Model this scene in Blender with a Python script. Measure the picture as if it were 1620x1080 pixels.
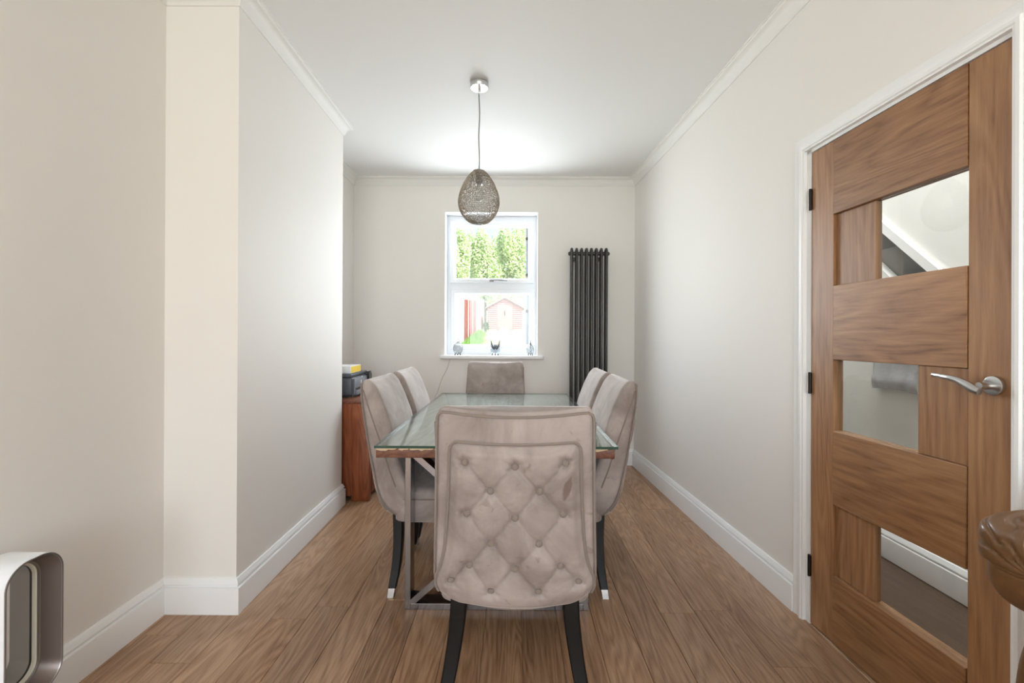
import bpy, bmesh, math, random
from mathutils import Vector, Matrix, noise

random.seed(7)
scene = bpy.context.scene
for o in list(bpy.data.objects):
    bpy.data.objects.remove(o, do_unlink=True)
COL = scene.collection
PI = math.pi

# ------------------------------------------------------------------ camera, world, light
CAM_H = 1.2013
cam_data = bpy.data.cameras.new('camera')
cam_data.sensor_width = 36.0
cam_data.lens = 736.06 / 1620 * 36.0
cam_data.shift_y = -(540 - 533.08) / 1620
cam_data.clip_start = 0.02
cam_data.clip_end = 200
cam = bpy.data.objects.new('camera', cam_data)
COL.objects.link(cam)
yaw, pitch, roll = -0.0029, 0.0012, 0.0044
fw = Vector((math.sin(yaw) * math.cos(pitch), math.cos(yaw) * math.cos(pitch), math.sin(pitch)))
rt = Vector((math.cos(yaw), -math.sin(yaw), 0))
up = rt.cross(fw)
rt, up = rt * math.cos(roll) + up * math.sin(roll), up * math.cos(roll) - rt * math.sin(roll)
cam.matrix_world = Matrix(((rt.x, up.x, -fw.x, 0), (rt.y, up.y, -fw.y, 0), (rt.z, up.z, -fw.z, CAM_H), (0, 0, 0, 1)))
scene.camera = cam

world = bpy.data.worlds.new('sky')
scene.world = world
world.use_nodes = True
wn = world.node_tree
wn.nodes.clear()
sky = wn.nodes.new('ShaderNodeTexSky')
sky.sky_type = 'NISHITA'
sky.sun_disc = False
sky.sun_elevation = math.radians(52)
sky.sun_rotation = math.radians(150)
sky.dust_density = 3.0
sky.ozone_density = 0.6
bg = wn.nodes.new('ShaderNodeBackground')
bg.inputs['Strength'].default_value = 0.45
wo = wn.nodes.new('ShaderNodeOutputWorld')
wn.links.new(sky.outputs[0], bg.inputs[0])
wn.links.new(bg.outputs[0], wo.inputs[0])


def lamp(name, kind, loc, energy, direction=None, color=(1, 1, 1), size=None, size_y=None, angle=None, portal=False):
    d = bpy.data.lights.new(name, kind)
    d.energy = energy
    d.color = color
    if kind == 'AREA':
        d.shape = 'RECTANGLE'
        d.size, d.size_y = size, size_y
        d.cycles.is_portal = portal
    if kind == 'POINT':
        d.shadow_soft_size = size
    if kind == 'SUN':
        d.angle = angle
    o = bpy.data.objects.new(name, d)
    COL.objects.link(o)
    o.location = loc
    if direction is not None:
        o.rotation_euler = Vector(direction).to_track_quat('-Z', 'Y').to_euler()
    return o


lamp('sun', 'SUN', (0, 0, 20), 12.0, (-0.50, 0.32, -0.80), (1.0, 0.96, 0.90), angle=math.radians(1.0))
# daylight entering by the garden window and by the wide window of the room behind the camera
lamp('garden_window_daylight', 'AREA', (-0.21, 4.72, 1.72), 66, (0, -1, -0.20), (0.92, 0.955, 1.0), 0.74, 1.2)
lamp('front_window_daylight', 'AREA', (0.0, -3.12, 1.5), 83, (0, 1, -0.02), (0.85, 0.94, 1.0), 2.3, 1.7)
lamp('hall_fill_light', 'AREA', (1.74, 1.9, 3.3), 95, (0, 0, -1), (1.0, 1.0, 1.0), 0.4, 2.4)  # added fill that brightens the hall behind the door glass; no fitting seen

scene.view_settings.view_transform = 'Standard'
scene.view_settings.look = 'None'
scene.view_settings.exposure = 0.0
scene.view_settings.gamma = 1.0
scene.view_settings.use_curve_mapping = False
scene.cycles.use_denoising = True
scene.cycles.max_bounces = 12
scene.cycles.diffuse_bounces = 8
scene.cycles.transparent_max_bounces = 24
scene.cycles.caustics_reflective = False
scene.cycles.caustics_refractive = False
scene.cycles.sample_clamp_indirect = 6.0


# ------------------------------------------------------------------ helpers
def lin(r, g, b):
    f = lambda c: (c / 255 / 12.92) if c / 255 <= 0.04045 else ((c / 255 + 0.055) / 1.055) ** 2.4
    return (f(r), f(g), f(b), 1.0)


def mesh(name, verts, faces, mat=None, parent=None, smooth=False, mats=None, fm=None):
    me = bpy.data.meshes.new(name)
    me.from_pydata([tuple(v) for v in verts], [], faces)
    if mats:
        for m in mats:
            me.materials.append(m)
        if fm:
            me.polygons.foreach_set('material_index', fm)
    elif mat:
        me.materials.append(mat)
    if smooth:
        me.polygons.foreach_set('use_smooth', [True] * len(me.polygons))
    me.update()
    o = bpy.data.objects.new(name, me)
    COL.objects.link(o)
    if parent:
        o.parent = parent
    return o


def from_bm(name, bm, mat, parent=None, smooth=False, angle=None):
    bmesh.ops.recalc_face_normals(bm, faces=bm.faces)
    me = bpy.data.meshes.new(name)
    bm.to_mesh(me)
    bm.free()
    me.materials.append(mat)
    if smooth:
        me.polygons.foreach_set('use_smooth', [True] * len(me.polygons))
        if angle:
            me.set_sharp_from_angle(angle=math.radians(angle))
    o = bpy.data.objects.new(name, me)
    COL.objects.link(o)
    if parent:
        o.parent = parent
    return o


def bbox(bm, x0, x1, y0, y1, z0, z1, bev=0.0, seg=2):
    r = bmesh.ops.create_cube(bm, size=1.0)
    vs = r['verts']
    for v in vs:
        v.co = Vector(((x0 + x1) / 2 + v.co.x * (x1 - x0), (y0 + y1) / 2 + v.co.y * (y1 - y0), (z0 + z1) / 2 + v.co.z * (z1 - z0)))
    if bev > 0:
        es = list({e for v in vs for e in v.link_edges})
        bmesh.ops.bevel(bm, geom=es, offset=bev, segments=seg, affect='EDGES', profile=0.5)
    return bm


def box(name, x0, x1, y0, y1, z0, z1, mat, parent=None, bev=0.0, seg=2, smooth=None):
    bm = bmesh.new()
    bbox(bm, x0, x1, y0, y1, z0, z1, bev, seg)
    return from_bm(name, bm, mat, parent, smooth=(bev > 0 if smooth is None else smooth), angle=40)


def tube_geo(path, r, n=8, closed=False, flat=1.0):
    """verts and faces of a round tube along a path (r may be a list)."""
    P = [Vector(p) for p in path]
    m = len(P)
    V, F = [], []
    ref = None
    for i, p in enumerate(P):
        if closed:
            t = P[(i + 1) % m] - P[i - 1]
        else:
            t = P[min(i + 1, m - 1)] - P[max(i - 1, 0)]
        t.normalize()
        if ref is None:
            a = Vector((0, 0, 1)) if abs(t.z) < 0.9 else Vector((1, 0, 0))
            ref = (a - t * a.dot(t)).normalized()
        else:
            ref = (ref - t * ref.dot(t)).normalized()
        b = t.cross(ref)
        rr = r[i] if isinstance(r, (list, tuple)) else r
        for k in range(n):
            q = 2 * PI * k / n
            V.append(p + ref * math.cos(q) * rr + b * math.sin(q) * rr * flat)
    for i in range(m if closed else m - 1):
        j = (i + 1) % m
        for k in range(n):
            l = (k + 1) % n
            F.append((i * n + k, i * n + l, j * n + l, j * n + k))
    if not closed:
        F.append(tuple(range(n - 1, -1, -1)))
        F.append(tuple((m - 1) * n + k for k in range(n)))
    return V, F


class MB:
    """collects geometry for one mesh"""
    def __init__(s):
        s.v, s.f = [], []

    def add(s, v, f):
        b = len(s.v)
        s.v += [Vector(a) for a in v]
        s.f += [tuple(b + i for i in q) for q in f]
        return s

    def tube(s, path, r, n=8, closed=False, flat=1.0):
        return s.add(*tube_geo(path, r, n, closed, flat))

    def box(s, x0, x1, y0, y1, z0, z1):
        v = [(x, y, z) for z in (z0, z1) for y in (y0, y1) for x in (x0, x1)]
        return s.add(v, [(0, 2, 3, 1), (4, 5, 7, 6), (0, 1, 5, 4), (2, 6, 7, 3), (0, 4, 6, 2), (1, 3, 7, 5)])

    def obj(s, name, mat, parent=None, smooth=True, angle=45):
        o = mesh(name, s.v, s.f, mat, parent, smooth)
        bm = bmesh.new()
        bm.from_mesh(o.data)
        bmesh.ops.recalc_face_normals(bm, faces=bm.faces)
        bm.to_mesh(o.data)
        bm.free()
        if smooth and angle:
            o.data.set_sharp_from_angle(angle=math.radians(angle))
        return o


def loft(rings, cap=True):
    n = len(rings[0])
    V = [p for r in rings for p in r]
    F = []
    for i in range(len(rings) - 1):
        for k in range(n):
            l = (k + 1) % n
            F.append((i * n + k, i * n + l, (i + 1) * n + l, (i + 1) * n + k))
    if cap:
        F.append(tuple(range(n - 1, -1, -1)))
        F.append(tuple((len(rings) - 1) * n + k for k in range(n)))
    return V, F


def lathe(prof, n=32):
    rings = [[Vector((r * math.cos(2 * PI * k / n), r * math.sin(2 * PI * k / n), z)) for k in range(n)] for r, z in prof]
    return loft(rings)


def interp(tab, x):
    """smooth (Catmull-Rom on sorted table) interpolation"""
    tab = sorted(tab)
    if x <= tab[0][0]:
        return tab[0][1]
    if x >= tab[-1][0]:
        return tab[-1][1]
    for i in range(len(tab) - 1):
        if tab[i][0] <= x <= tab[i + 1][0]:
            x0, y0 = tab[i]
            x1, y1 = tab[i + 1]
            m0 = (y1 - tab[i - 1][1]) / (x1 - tab[i - 1][0]) if i > 0 else (y1 - y0) / (x1 - x0)
            m1 = (tab[i + 2][1] - y0) / (tab[i + 2][0] - x0) if i + 2 < len(tab) else (y1 - y0) / (x1 - x0)
            h = x1 - x0
            t = (x - x0) / h
            return ((2 * t ** 3 - 3 * t * t + 1) * y0 + (t ** 3 - 2 * t * t + t) * h * m0 + (-2 * t ** 3 + 3 * t * t) * y1 + (t ** 3 - t * t) * h * m1)


def sstep(a, b, x):
    t = max(0.0, min(1.0, (x - a) / (b - a)))
    return t * t * (3 - 2 * t)


def empty(name, loc=(0, 0, 0), rz=0.0):
    o = bpy.data.objects.new(name, None)
    o.empty_display_size = 0.1
    COL.objects.link(o)
    o.location = loc
    o.rotation_euler = (0, 0, rz)
    return o


def tag(o, label=None, cat=None, group=None, kind=None):
    if label:
        o['label'] = label
    if cat:
        o['category'] = cat
    if group:
        o['group'] = group
    if kind:
        o['kind'] = kind
    return o


def thing(name, label, cat, loc=(0, 0, 0), rz=0.0, group=None):
    return tag(empty(name, loc, rz), label, cat, group)


def struct(o):
    o['kind'] = 'structure'
    return o


def copy_tree(o, parent=None):
    c = o.copy()
    COL.objects.link(c)
    if parent:
        c.parent = parent
    for ch in list(o.children):
        copy_tree(ch, c)
    return c


# ------------------------------------------------------------------ materials
def new_mat(name):
    m = bpy.data.materials.new(name)
    m.use_nodes = True
    nt = m.node_tree
    b = nt.nodes['Principled BSDF']
    return m, nt, b


def N(nt, t, **kw):
    n = nt.nodes.new(t)
    for k, v in kw.items():
        if k in n.inputs:
            n.inputs[k].default_value = v
        else:
            setattr(n, k, v)
    return n


def plain(name, col, rough=0.5, metal=0.0, spec=0.5, noise_amt=0.0, noise_scale=8.0, bump=0.0, bump_scale=60.0, bump_dist=0.002, coat=0.0, sheen=0.0):
    m, nt, b = new_mat(name)
    b.inputs['Base Color'].default_value = col
    b.inputs['Roughness'].default_value = rough
    b.inputs['Metallic'].default_value = metal
    b.inputs['Specular IOR Level'].default_value = spec
    b.inputs['Coat Weight'].default_value = coat
    b.inputs['Sheen Weight'].default_value = sheen
    tc = N(nt, 'ShaderNodeTexCoord')
    if noise_amt:
        nz = N(nt, 'ShaderNodeTexNoise', Scale=noise_scale, Detail=4.0)
        nt.links.new(tc.outputs['Object'], nz.inputs['Vector'])
        mx = N(nt, 'ShaderNodeMixRGB')
        mx.inputs[1].default_value = tuple(c * (1 - noise_amt) for c in col[:3]) + (1,)
        mx.inputs[2].default_value = tuple(min(1, c * (1 + noise_amt)) for c in col[:3]) + (1,)
        nt.links.new(nz.outputs['Fac'], mx.inputs[0])
        nt.links.new(mx.outputs[0], b.inputs['Base Color'])
    if bump:
        nb = N(nt, 'ShaderNodeTexNoise', Scale=bump_scale, Detail=3.0)
        nt.links.new(tc.outputs['Object'], nb.inputs['Vector'])
        bp = N(nt, 'ShaderNodeBump', Strength=bump, Distance=bump_dist)
        nt.links.new(nb.outputs['Fac'], bp.inputs['Height'])
        nt.links.new(bp.outputs[0], b.inputs['Normal'])
    return m


def wood(name, dark, mid, light, axis='Y', grain=14.0, stretch=0.06, rough=0.42, rnd=0.25, ring=0.5, bump=0.15, coat=0.0, spec=0.5, blotch=0.0):
    """procedural wood: grain runs along the axis; every object gets its own offset and tone"""
    m, nt, b = new_mat(name)
    L = nt.links.new
    tc = N(nt, 'ShaderNodeTexCoord')
    oi = N(nt, 'ShaderNodeObjectInfo')
    off = N(nt, 'ShaderNodeVectorMath', operation='SCALE')
    comb = N(nt, 'ShaderNodeCombineXYZ')
    for i, k in enumerate((37.0, 53.0, 71.0)):
        mm = N(nt, 'ShaderNodeMath', operation='MULTIPLY')
        mm.inputs[1].default_value = k
        L(oi.outputs['Random'], mm.inputs[0])
        L(mm.outputs[0], comb.inputs[i])
    add = N(nt, 'ShaderNodeVectorMath', operation='ADD')
    L(tc.outputs['Object'], add.inputs[0])
    L(comb.outputs[0], add.inputs[1])
    mp = N(nt, 'ShaderNodeMapping')
    s = [1.0, 1.0, 1.0]
    s['XYZ'.index(axis)] = stretch
    mp.inputs['Scale'].default_value = s
    L(add.outputs[0], mp.inputs['Vector'])
    # broad cathedral figure
    n1 = N(nt, 'ShaderNodeTexNoise', Scale=grain * 0.55, Detail=2.0, Roughness=0.5, Distortion=0.4)
    L(mp.outputs[0], n1.inputs['Vector'])
    mul = N(nt, 'ShaderNodeMath', operation='MULTIPLY')
    mul.inputs[1].default_value = 18.0
    L(n1.outputs['Fac'], mul.inputs[0])
    pp = N(nt, 'ShaderNodeMath', operation='PINGPONG')
    pp.inputs[1].default_value = 0.5
    L(mul.outputs[0], pp.inputs[0])
    # fine pores
    mp2 = N(nt, 'ShaderNodeMapping')
    s2 = [1.0, 1.0, 1.0]
    s2['XYZ'.index(axis)] = stretch * 0.5
    mp2.inputs['Scale'].default_value = s2
    L(add.outputs[0], mp2.inputs['Vector'])
    n2 = N(nt, 'ShaderNodeTexNoise', Scale=grain * 9, Detail=4.0, Roughness=0.65)
    L(mp2.outputs[0], n2.inputs['Vector'])
    n3 = N(nt, 'ShaderNodeTexNoise', Scale=grain * 0.25, Detail=3.0)
    L(mp.outputs[0], n3.inputs['Vector'])
    a1 = N(nt, 'ShaderNodeMath', operation='MULTIPLY')
    a1.inputs[1].default_value = ring
    L(pp.outputs[0], a1.inputs[0])
    a2 = N(nt, 'ShaderNodeMath', operation='MULTIPLY_ADD')
    a2.inputs[1].default_value = 0.68
    L(n2.outputs['Fac'], a2.inputs[0])
    L(a1.outputs[0], a2.inputs[2])
    a3 = N(nt, 'ShaderNodeMath', operation='MULTIPLY_ADD')
    a3.inputs[1].default_value = 0.5
    L(n3.outputs['Fac'], a3.inputs[0])
    L(a2.outputs[0], a3.inputs[2])
    cr = N(nt, 'ShaderNodeValToRGB')
    e = cr.color_ramp.elements
    e[0].position, e[0].color = 0.36, dark
    e[1].position, e[1].color = 0.86, light
    k = e.new(0.58)
    k.color = mid
    L(a3.outputs[0], cr.inputs['Fac'])
    hs = N(nt, 'ShaderNodeHueSaturation')
    v = N(nt, 'ShaderNodeMapRange')
    v.inputs['To Min'].default_value = 1 - rnd
    v.inputs['To Max'].default_value = 1 + rnd
    L(oi.outputs['Random'], v.inputs['Value'])
    L(v.outputs[0], hs.inputs['Value'])
    L(cr.outputs[0], hs.inputs['Color'])
    out = hs.outputs[0]
    if blotch:
        n4 = N(nt, 'ShaderNodeTexNoise', Scale=2.2, Detail=3.0)
        L(add.outputs[0], n4.inputs['Vector'])
        h2 = N(nt, 'ShaderNodeHueSaturation')
        mr = N(nt, 'ShaderNodeMapRange')
        mr.inputs['From Min'].default_value = 0.3
        mr.inputs['From Max'].default_value = 0.7
        mr.inputs['To Min'].default_value = 1 - blotch
        mr.inputs['To Max'].default_value = 1 + blotch
        L(n4.outputs['Fac'], mr.inputs['Value'])
        L(mr.outputs[0], h2.inputs['Value'])
        L(out, h2.inputs['Color'])
        out = h2.outputs[0]
    L(out, b.inputs['Base Color'])
    b.inputs['Roughness'].default_value = rough
    b.inputs['Coat Weight'].default_value = coat
    b.inputs['Coat Roughness'].default_value = 0.25
    b.inputs['Specular IOR Level'].default_value = spec
    bp = N(nt, 'ShaderNodeBump', Strength=bump, Distance=0.001)
    L(a2.outputs[0], bp.inputs['Height'])
    L(bp.outputs[0], b.inputs['Normal'])
    return m


def glass(name, tint=(0.97, 0.985, 0.98, 1), rough=0.0, ior=1.5):
    m, nt, b = new_mat(name)
    nt.nodes.remove(b)
    out = nt.nodes['Material Output']
    tr = N(nt, 'ShaderNodeBsdfTransparent')
    tr.inputs[0].default_value = tint
    gl = N(nt, 'ShaderNodeBsdfGlossy')
    gl.inputs['Roughness'].default_value = rough
    fr = N(nt, 'ShaderNodeFresnel')
    # the back face of a pane lets light out just as the front lets it in
    ge = N(nt, 'ShaderNodeNewGeometry')
    mr = N(nt, 'ShaderNodeMapRange')
    mr.inputs['To Min'].default_value = ior
    mr.inputs['To Max'].default_value = 1 / ior
    nt.links.new(ge.outputs['Backfacing'], mr.inputs['Value'])
    nt.links.new(mr.outputs[0], fr.inputs['IOR'])
    mx = N(nt, 'ShaderNodeMixShader')
    nt.links.new(fr.outputs[0], mx.inputs[0])
    nt.links.new(tr.outputs[0], mx.inputs[1])
    nt.links.new(gl.outputs[0], mx.inputs[2])
    nt.links.new(mx.outputs[0], out.inputs['Surface'])
    return m


M = {}
M['wall'] = plain('wall_paint', lin(232, 229, 225), 0.62, spec=0.3, noise_amt=0.02, noise_scale=1.5, bump=0.25, bump_scale=5.0, bump_dist=0.006)
M['ceiling'] = plain('ceiling_paint', lin(230, 230, 229), 0.7, spec=0.25, bump=0.2, bump_scale=4.0, bump_dist=0.006)
M['white'] = plain('white_gloss_paint', lin(238, 239, 240), 0.35, spec=0.5)
M['coving'] = plain('coving_paint', lin(230, 229, 226), 0.6, spec=0.3)
M['upvc'] = plain('white_upvc', lin(232, 235, 240), 0.3)
M['oak'] = wood('oak_floor', lin(102, 73, 52), lin(145, 110, 82), lin(176, 143, 114), 'Y', grain=13, stretch=0.11, rough=0.36, rnd=0.12, ring=0.42, bump=0.15, blotch=0.06)
M['joint'] = plain('dark_joint', lin(70, 48, 34), 0.8)
M['door_v'] = wood('door_wood_upright', lin(98, 66, 40), lin(141, 101, 68), lin(166, 127, 91), 'Z', grain=8, stretch=0.12, rough=0.45, rnd=0.06, ring=0.3, bump=0.06, blotch=0.1)
M['door_h'] = wood('door_wood_crosswise', lin(94, 62, 37), lin(141, 100, 66), lin(168, 128, 90), 'Y', grain=8, stretch=0.14, rough=0.45, rnd=0.06, ring=0.32, bump=0.06, blotch=0.12)
M['sheesham'] = wood('red_brown_hardwood', lin(62, 26, 14), lin(112, 55, 30), lin(150, 84, 50), 'Z', grain=10, stretch=0.1, rough=0.35, rnd=0.05, ring=0.35, bump=0.08, blotch=0.15)
M['sheesham_h'] = wood('red_brown_hardwood_top', lin(62, 26, 14), lin(104, 52, 30), lin(140, 80, 50), 'Y', grain=10, stretch=0.1, rough=0.3, rnd=0.05, ring=0.35, bump=0.08)
M['table_wood'] = wood('table_slab_wood', lin(58, 30, 19), lin(96, 52, 33), lin(124, 78, 53), 'Y', grain=8, stretch=0.12, rough=0.5, rnd=0.0, ring=0.5, bump=0.2, blotch=0.2)
M['table_top_wood'] = wood('slab_wood_reflection_tint', lin(104, 102, 95), lin(168, 166, 158), lin(212, 211, 206), 'Y', grain=7, stretch=0.14, rough=0.55, rnd=0.0, ring=0.5, bump=0.1, blotch=0.15)  # pale grey stands in for window and wall reflections in the glass above
M['sapwood'] = plain('pale_sapwood', lin(196, 174, 142), 0.75, noise_amt=0.2, noise_scale=60)
M['chrome'] = plain('brushed_chrome', lin(168, 168, 171), 0.17, metal=1.0)
M['nickel'] = plain('satin_nickel', lin(205, 205, 205), 0.26, metal=1.0)
M['black'] = plain('black_lacquer', lin(15, 14, 14), 0.42, spec=0.35)
M['hinge'] = plain('dark_bronze', lin(46, 40, 36), 0.45, metal=0.7)
M['anthracite'] = plain('anthracite_enamel', lin(66, 64, 62), 0.34, metal=0.3)
M['pane'] = glass('window_glass', (0.97, 0.985, 0.985, 1))
M['door_pane'] = glass('door_glass', (0.9, 0.91, 0.9, 1), 0.0, 1.6)
M['glass_top'] = glass('table_glass', (0.93, 0.965, 0.95, 1), 0.02, 1.8)
M['glass_edge'] = plain('green_glass_edge', lin(30, 72, 62), 0.12, spec=0.6)
M['crystal'] = glass('clear_glass', (0.9, 0.93, 0.95, 1), 0.0, 1.7)
M['wire'] = plain('dark_wire', lin(52, 54, 60), 0.35, metal=0.6)
M['wire_light'] = plain('pale_wire', lin(150, 148, 142), 0.35, metal=0.5)
M['shade'] = plain('champagne_wire', lin(164, 154, 140), 0.32, metal=0.85)
M['cord'] = plain('grey_flex', lin(120, 118, 116), 0.5)
M['cable'] = plain('pale_cable', lin(198, 196, 190), 0.5)
M['bulb'] = plain('bulb_glass', lin(240, 240, 236), 0.3)


def velvet(name, stain=None):
    m, nt, b = new_mat(name)
    L = nt.links.new
    tc = N(nt, 'ShaderNodeTexCoord')
    n1 = N(nt, 'ShaderNodeTexNoise', Scale=5.0, Detail=5.0, Roughness=0.6, Distortion=0.5)
    L(tc.outputs['Object'], n1.inputs['Vector'])
    cr = N(nt, 'ShaderNodeValToRGB')
    e = cr.color_ramp.elements
    e[0].position, e[0].color = 0.33, lin(136, 124, 119)
    e[1].position, e[1].color = 0.62, lin(174, 162, 157)
    L(n1.outputs['Fac'], cr.inputs['Fac'])
    # handled spots
    n2 = N(nt, 'ShaderNodeTexNoise', Scale=17.0, Detail=3.0, Distortion=1.0)
    L(tc.outputs['Object'], n2.inputs['Vector'])
    r2 = N(nt, 'ShaderNodeValToRGB')
    r2.color_ramp.elements[0].position = 0.66
    r2.color_ramp.elements[1].position = 0.74
    L(n2.outputs['Fac'], r2.inputs['Fac'])
    mx = N(nt, 'ShaderNodeMixRGB')
    mx.inputs[2].default_value = lin(122, 108, 100)
    f = N(nt, 'ShaderNodeMath', operation='MULTIPLY')
    f.inputs[1].default_value = 0.55
    L(r2.outputs[0], f.inputs[0])
    L(f.outputs[0], mx.inputs[0])
    L(cr.outputs[0], mx.inputs[1])
    col = mx.outputs[0]
    if stain:
        # one old drip mark, an elongated blot at a fixed place on the cloth
        mp = N(nt, 'ShaderNodeMapping', vector_type='TEXTURE')
        mp.inputs['Location'].default_value = stain
        mp.inputs['Rotation'].default_value = (0, .28, 0)
        mp.inputs['Scale'].default_value = (.0125, .2, .036)
        L(tc.outputs['Object'], mp.inputs['Vector'])
        nz = N(nt, 'ShaderNodeTexNoise', Scale=1.3, Detail=3.0)
        L(mp.outputs[0], nz.inputs['Vector'])
        ln = N(nt, 'ShaderNodeVectorMath', operation='LENGTH')
        L(mp.outputs[0], ln.inputs[0])
        ad = N(nt, 'ShaderNodeMath', operation='ADD')
        L(ln.outputs['Value'], ad.inputs[0])
        L(nz.outputs['Fac'], ad.inputs[1])
        rr = N(nt, 'ShaderNodeValToRGB')
        rr.color_ramp.elements[0].position, rr.color_ramp.elements[0].color = .62, (.6, .6, .6, 1)
        rr.color_ramp.elements[1].position, rr.color_ramp.elements[1].color = .80, (0, 0, 0, 1)
        dv = N(nt, 'ShaderNodeMath', operation='MULTIPLY')
        dv.inputs[1].default_value = .5
        L(ad.outputs[0], dv.inputs[0])
        L(dv.outputs[0], rr.inputs['Fac'])
        m2 = N(nt, 'ShaderNodeMixRGB')
        m2.inputs[2].default_value = lin(92, 68, 56)
        L(rr.outputs[0], m2.inputs[0])
        L(col, m2.inputs[1])
        col = m2.outputs[0]
    L(col, b.inputs['Base Color'])
    b.inputs['Roughness'].default_value = 0.85
    b.inputs['Specular IOR Level'].default_value = 0.2
    b.inputs['Sheen Weight'].default_value = 0.65
    b.inputs['Sheen Roughness'].default_value = 0.3
    b.inputs['Sheen Tint'].default_value = (1.0, .94, .90, 1)
    n3 = N(nt, 'ShaderNodeTexNoise', Scale=9.0, Detail=3.0)
    L(tc.outputs['Object'], n3.inputs['Vector'])
    bp = N(nt, 'ShaderNodeBump', Strength=0.25, Distance=0.006)
    L(n3.outputs['Fac'], bp.inputs['Height'])
    L(bp.outputs[0], b.inputs['Normal'])
    return m


M['velvet'] = velvet('taupe_velvet')
M['piping'] = plain('taupe_piping', lin(132, 119, 111), 0.85, sheen=0.25)

# ------------------------------------------------------------------ room shell
XR0, AR = 1.3472, math.atan(0.0452)      # right wall: a line through (XR0, 0) turned by AR
XLL = -1.522
YB = 4.417
YREAR = -3.2
CEIL = 2.715
CORN = 2.641
BY0, BY1 = 2.026, 3.325                   # chimney breast


def bx(y):
    return -1.1689 - 0.0167 * y


def rwall(o):
    """place an object built in the right wall's own frame (x into the hall, y along the wall)"""
    o.location = (XR0, 0, 0)
    o.rotation_euler = (0, 0, AR)
    return o


# floor: subfloor with planks as parts
floor = struct(box('floor', XLL - 0.1, 1.36, YREAR, YB + 0.1, -0.06, -0.012, M['joint']))
PW, PX0 = 0.1525, 0.496
known = {-12: [1.708], -10: [1.98], -11: [2.795], 2: [2.06], 3: [1.708]}
rp = random.Random(11)
c0 = math.floor((XLL - PX0) / PW)
for c in range(c0, 7):
    xa, xb = PX0 + c * PW, PX0 + (c + 1) * PW
    xa, xb = max(xa, XLL - 0.02), min(xb, 1.40)
    if xb - xa < 0.02:
        continue
    cuts = [YREAR]
    j = known.get(c, [rp.uniform(1.2, 3.4)])[0]
    y = j
    back = []
    while y > YREAR + 0.4:
        back.append(y)
        y -= rp.uniform(1.3, 2.1)
    fwd = []
    y = j + rp.uniform(1.3, 2.0)
    while y < YB - 0.3:
        fwd.append(y)
        y += rp.uniform(1.3, 2.0)
    cuts += sorted(back) + fwd + [YB + 0.05]
    for a, b in zip(cuts[:-1], cuts[1:]):
        dz = rp.uniform(-0.0004, 0.0004)
        g = 0.0006
        mb = MB()
        e = 0.0013
        x0, x1, y0, y1 = xa + g, xb - g, a + g, b - g
        v = [(x0, y0, -0.012), (x1, y0, -0.012), (x1, y1, -0.012), (x0, y1, -0.012),
             (x0, y0, -e), (x1, y0, -e), (x1, y1, -e), (x0, y1, -e),
             (x0 + e, y0 + e, dz), (x1 - e, y0 + e, dz), (x1 - e, y1 - e, dz), (x0 + e, y1 - e, dz)]
        f = [(0, 1, 5, 4), (1, 2, 6, 5), (2, 3, 7, 6), (3, 0, 4, 7), (4, 5, 9, 8), (5, 6, 10, 9), (6, 7, 11, 10), (7, 4, 8, 11), (8, 9, 10, 11)]
        mesh('plank', v, f, M['oak'], floor)

struct(box('ceiling', XLL - 0.1, 1.62, YREAR, YB + 0.1, CEIL, CEIL + 0.12, M['ceiling']))
struct(box('wall_left', XLL - 0.12, XLL, YREAR, YB + 0.1, -0.012, CEIL, M['wall']))
# chimney breast
v = [(XLL - .05, BY0, -.012), (bx(BY0), BY0, -.012), (bx(BY1), BY1, -.012), (XLL - .05, BY1, -.012)]
v += [(a, b, CEIL) for a, b, c in v]
struct(mesh('wall_chimney', v, [(0, 1, 5, 4), (1, 2, 6, 5), (2, 3, 7, 6), (3, 0, 4, 7), (4, 5, 6, 7), (3, 2, 1, 0)], M['wall']))
# back wall with the window opening
WX0, WX1, WZ0, WZ1 = -0.655, 0.231, 1.0, 2.395
mb = MB()
mb.box(XLL - .1, WX0, YB, YB + .24, -.012, CEIL).box(WX1, 1.4, YB, YB + .24, -.012, CEIL)
mb.box(WX0, WX1, YB, YB + .24, -.012, WZ0).box(WX0, WX1, YB, YB + .24, WZ1, CEIL)
struct(mb.obj('wall_back', M['wall'], smooth=False))
# white plaster reveal lining
mb = MB()
mb.box(WX0, WX0 + .004, YB + .001, YB + .15, WZ0, WZ1).box(WX1 - .004, WX1, YB + .001, YB + .15, WZ0, WZ1).box(WX0, WX1, YB + .001, YB + .15, WZ1 - .004, WZ1)
struct(mb.obj('trim_1', M['white'], smooth=False))
# right wall with the door opening
DY0, DY1, DZ = 1.170, 2.000, 2.015
mb = MB()
mb.box(0, .1, YREAR, DY0, -.012, CEIL).box(0, .1, DY1, YB + .2, -.012, CEIL).box(0, .1, DY0, DY1, DZ, CEIL)
struct(rwall(mb.obj('wall_right', M['wall'], smooth=False)))
# wall behind the camera with its wide window opening
mb = MB()
mb.box(XLL - .1, -1.2, YREAR - .2, YREAR, -.012, CEIL).box(1.2, 1.62, YREAR - .2, YREAR, -.012, CEIL)
mb.box(-1.2, 1.2, YREAR - .2, YREAR, -.012, .6).box(-1.2, 1.2, YREAR - .2, YREAR, 2.4, CEIL)
struct(mb.obj('wall_front', M['wall'], smooth=False))

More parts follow.
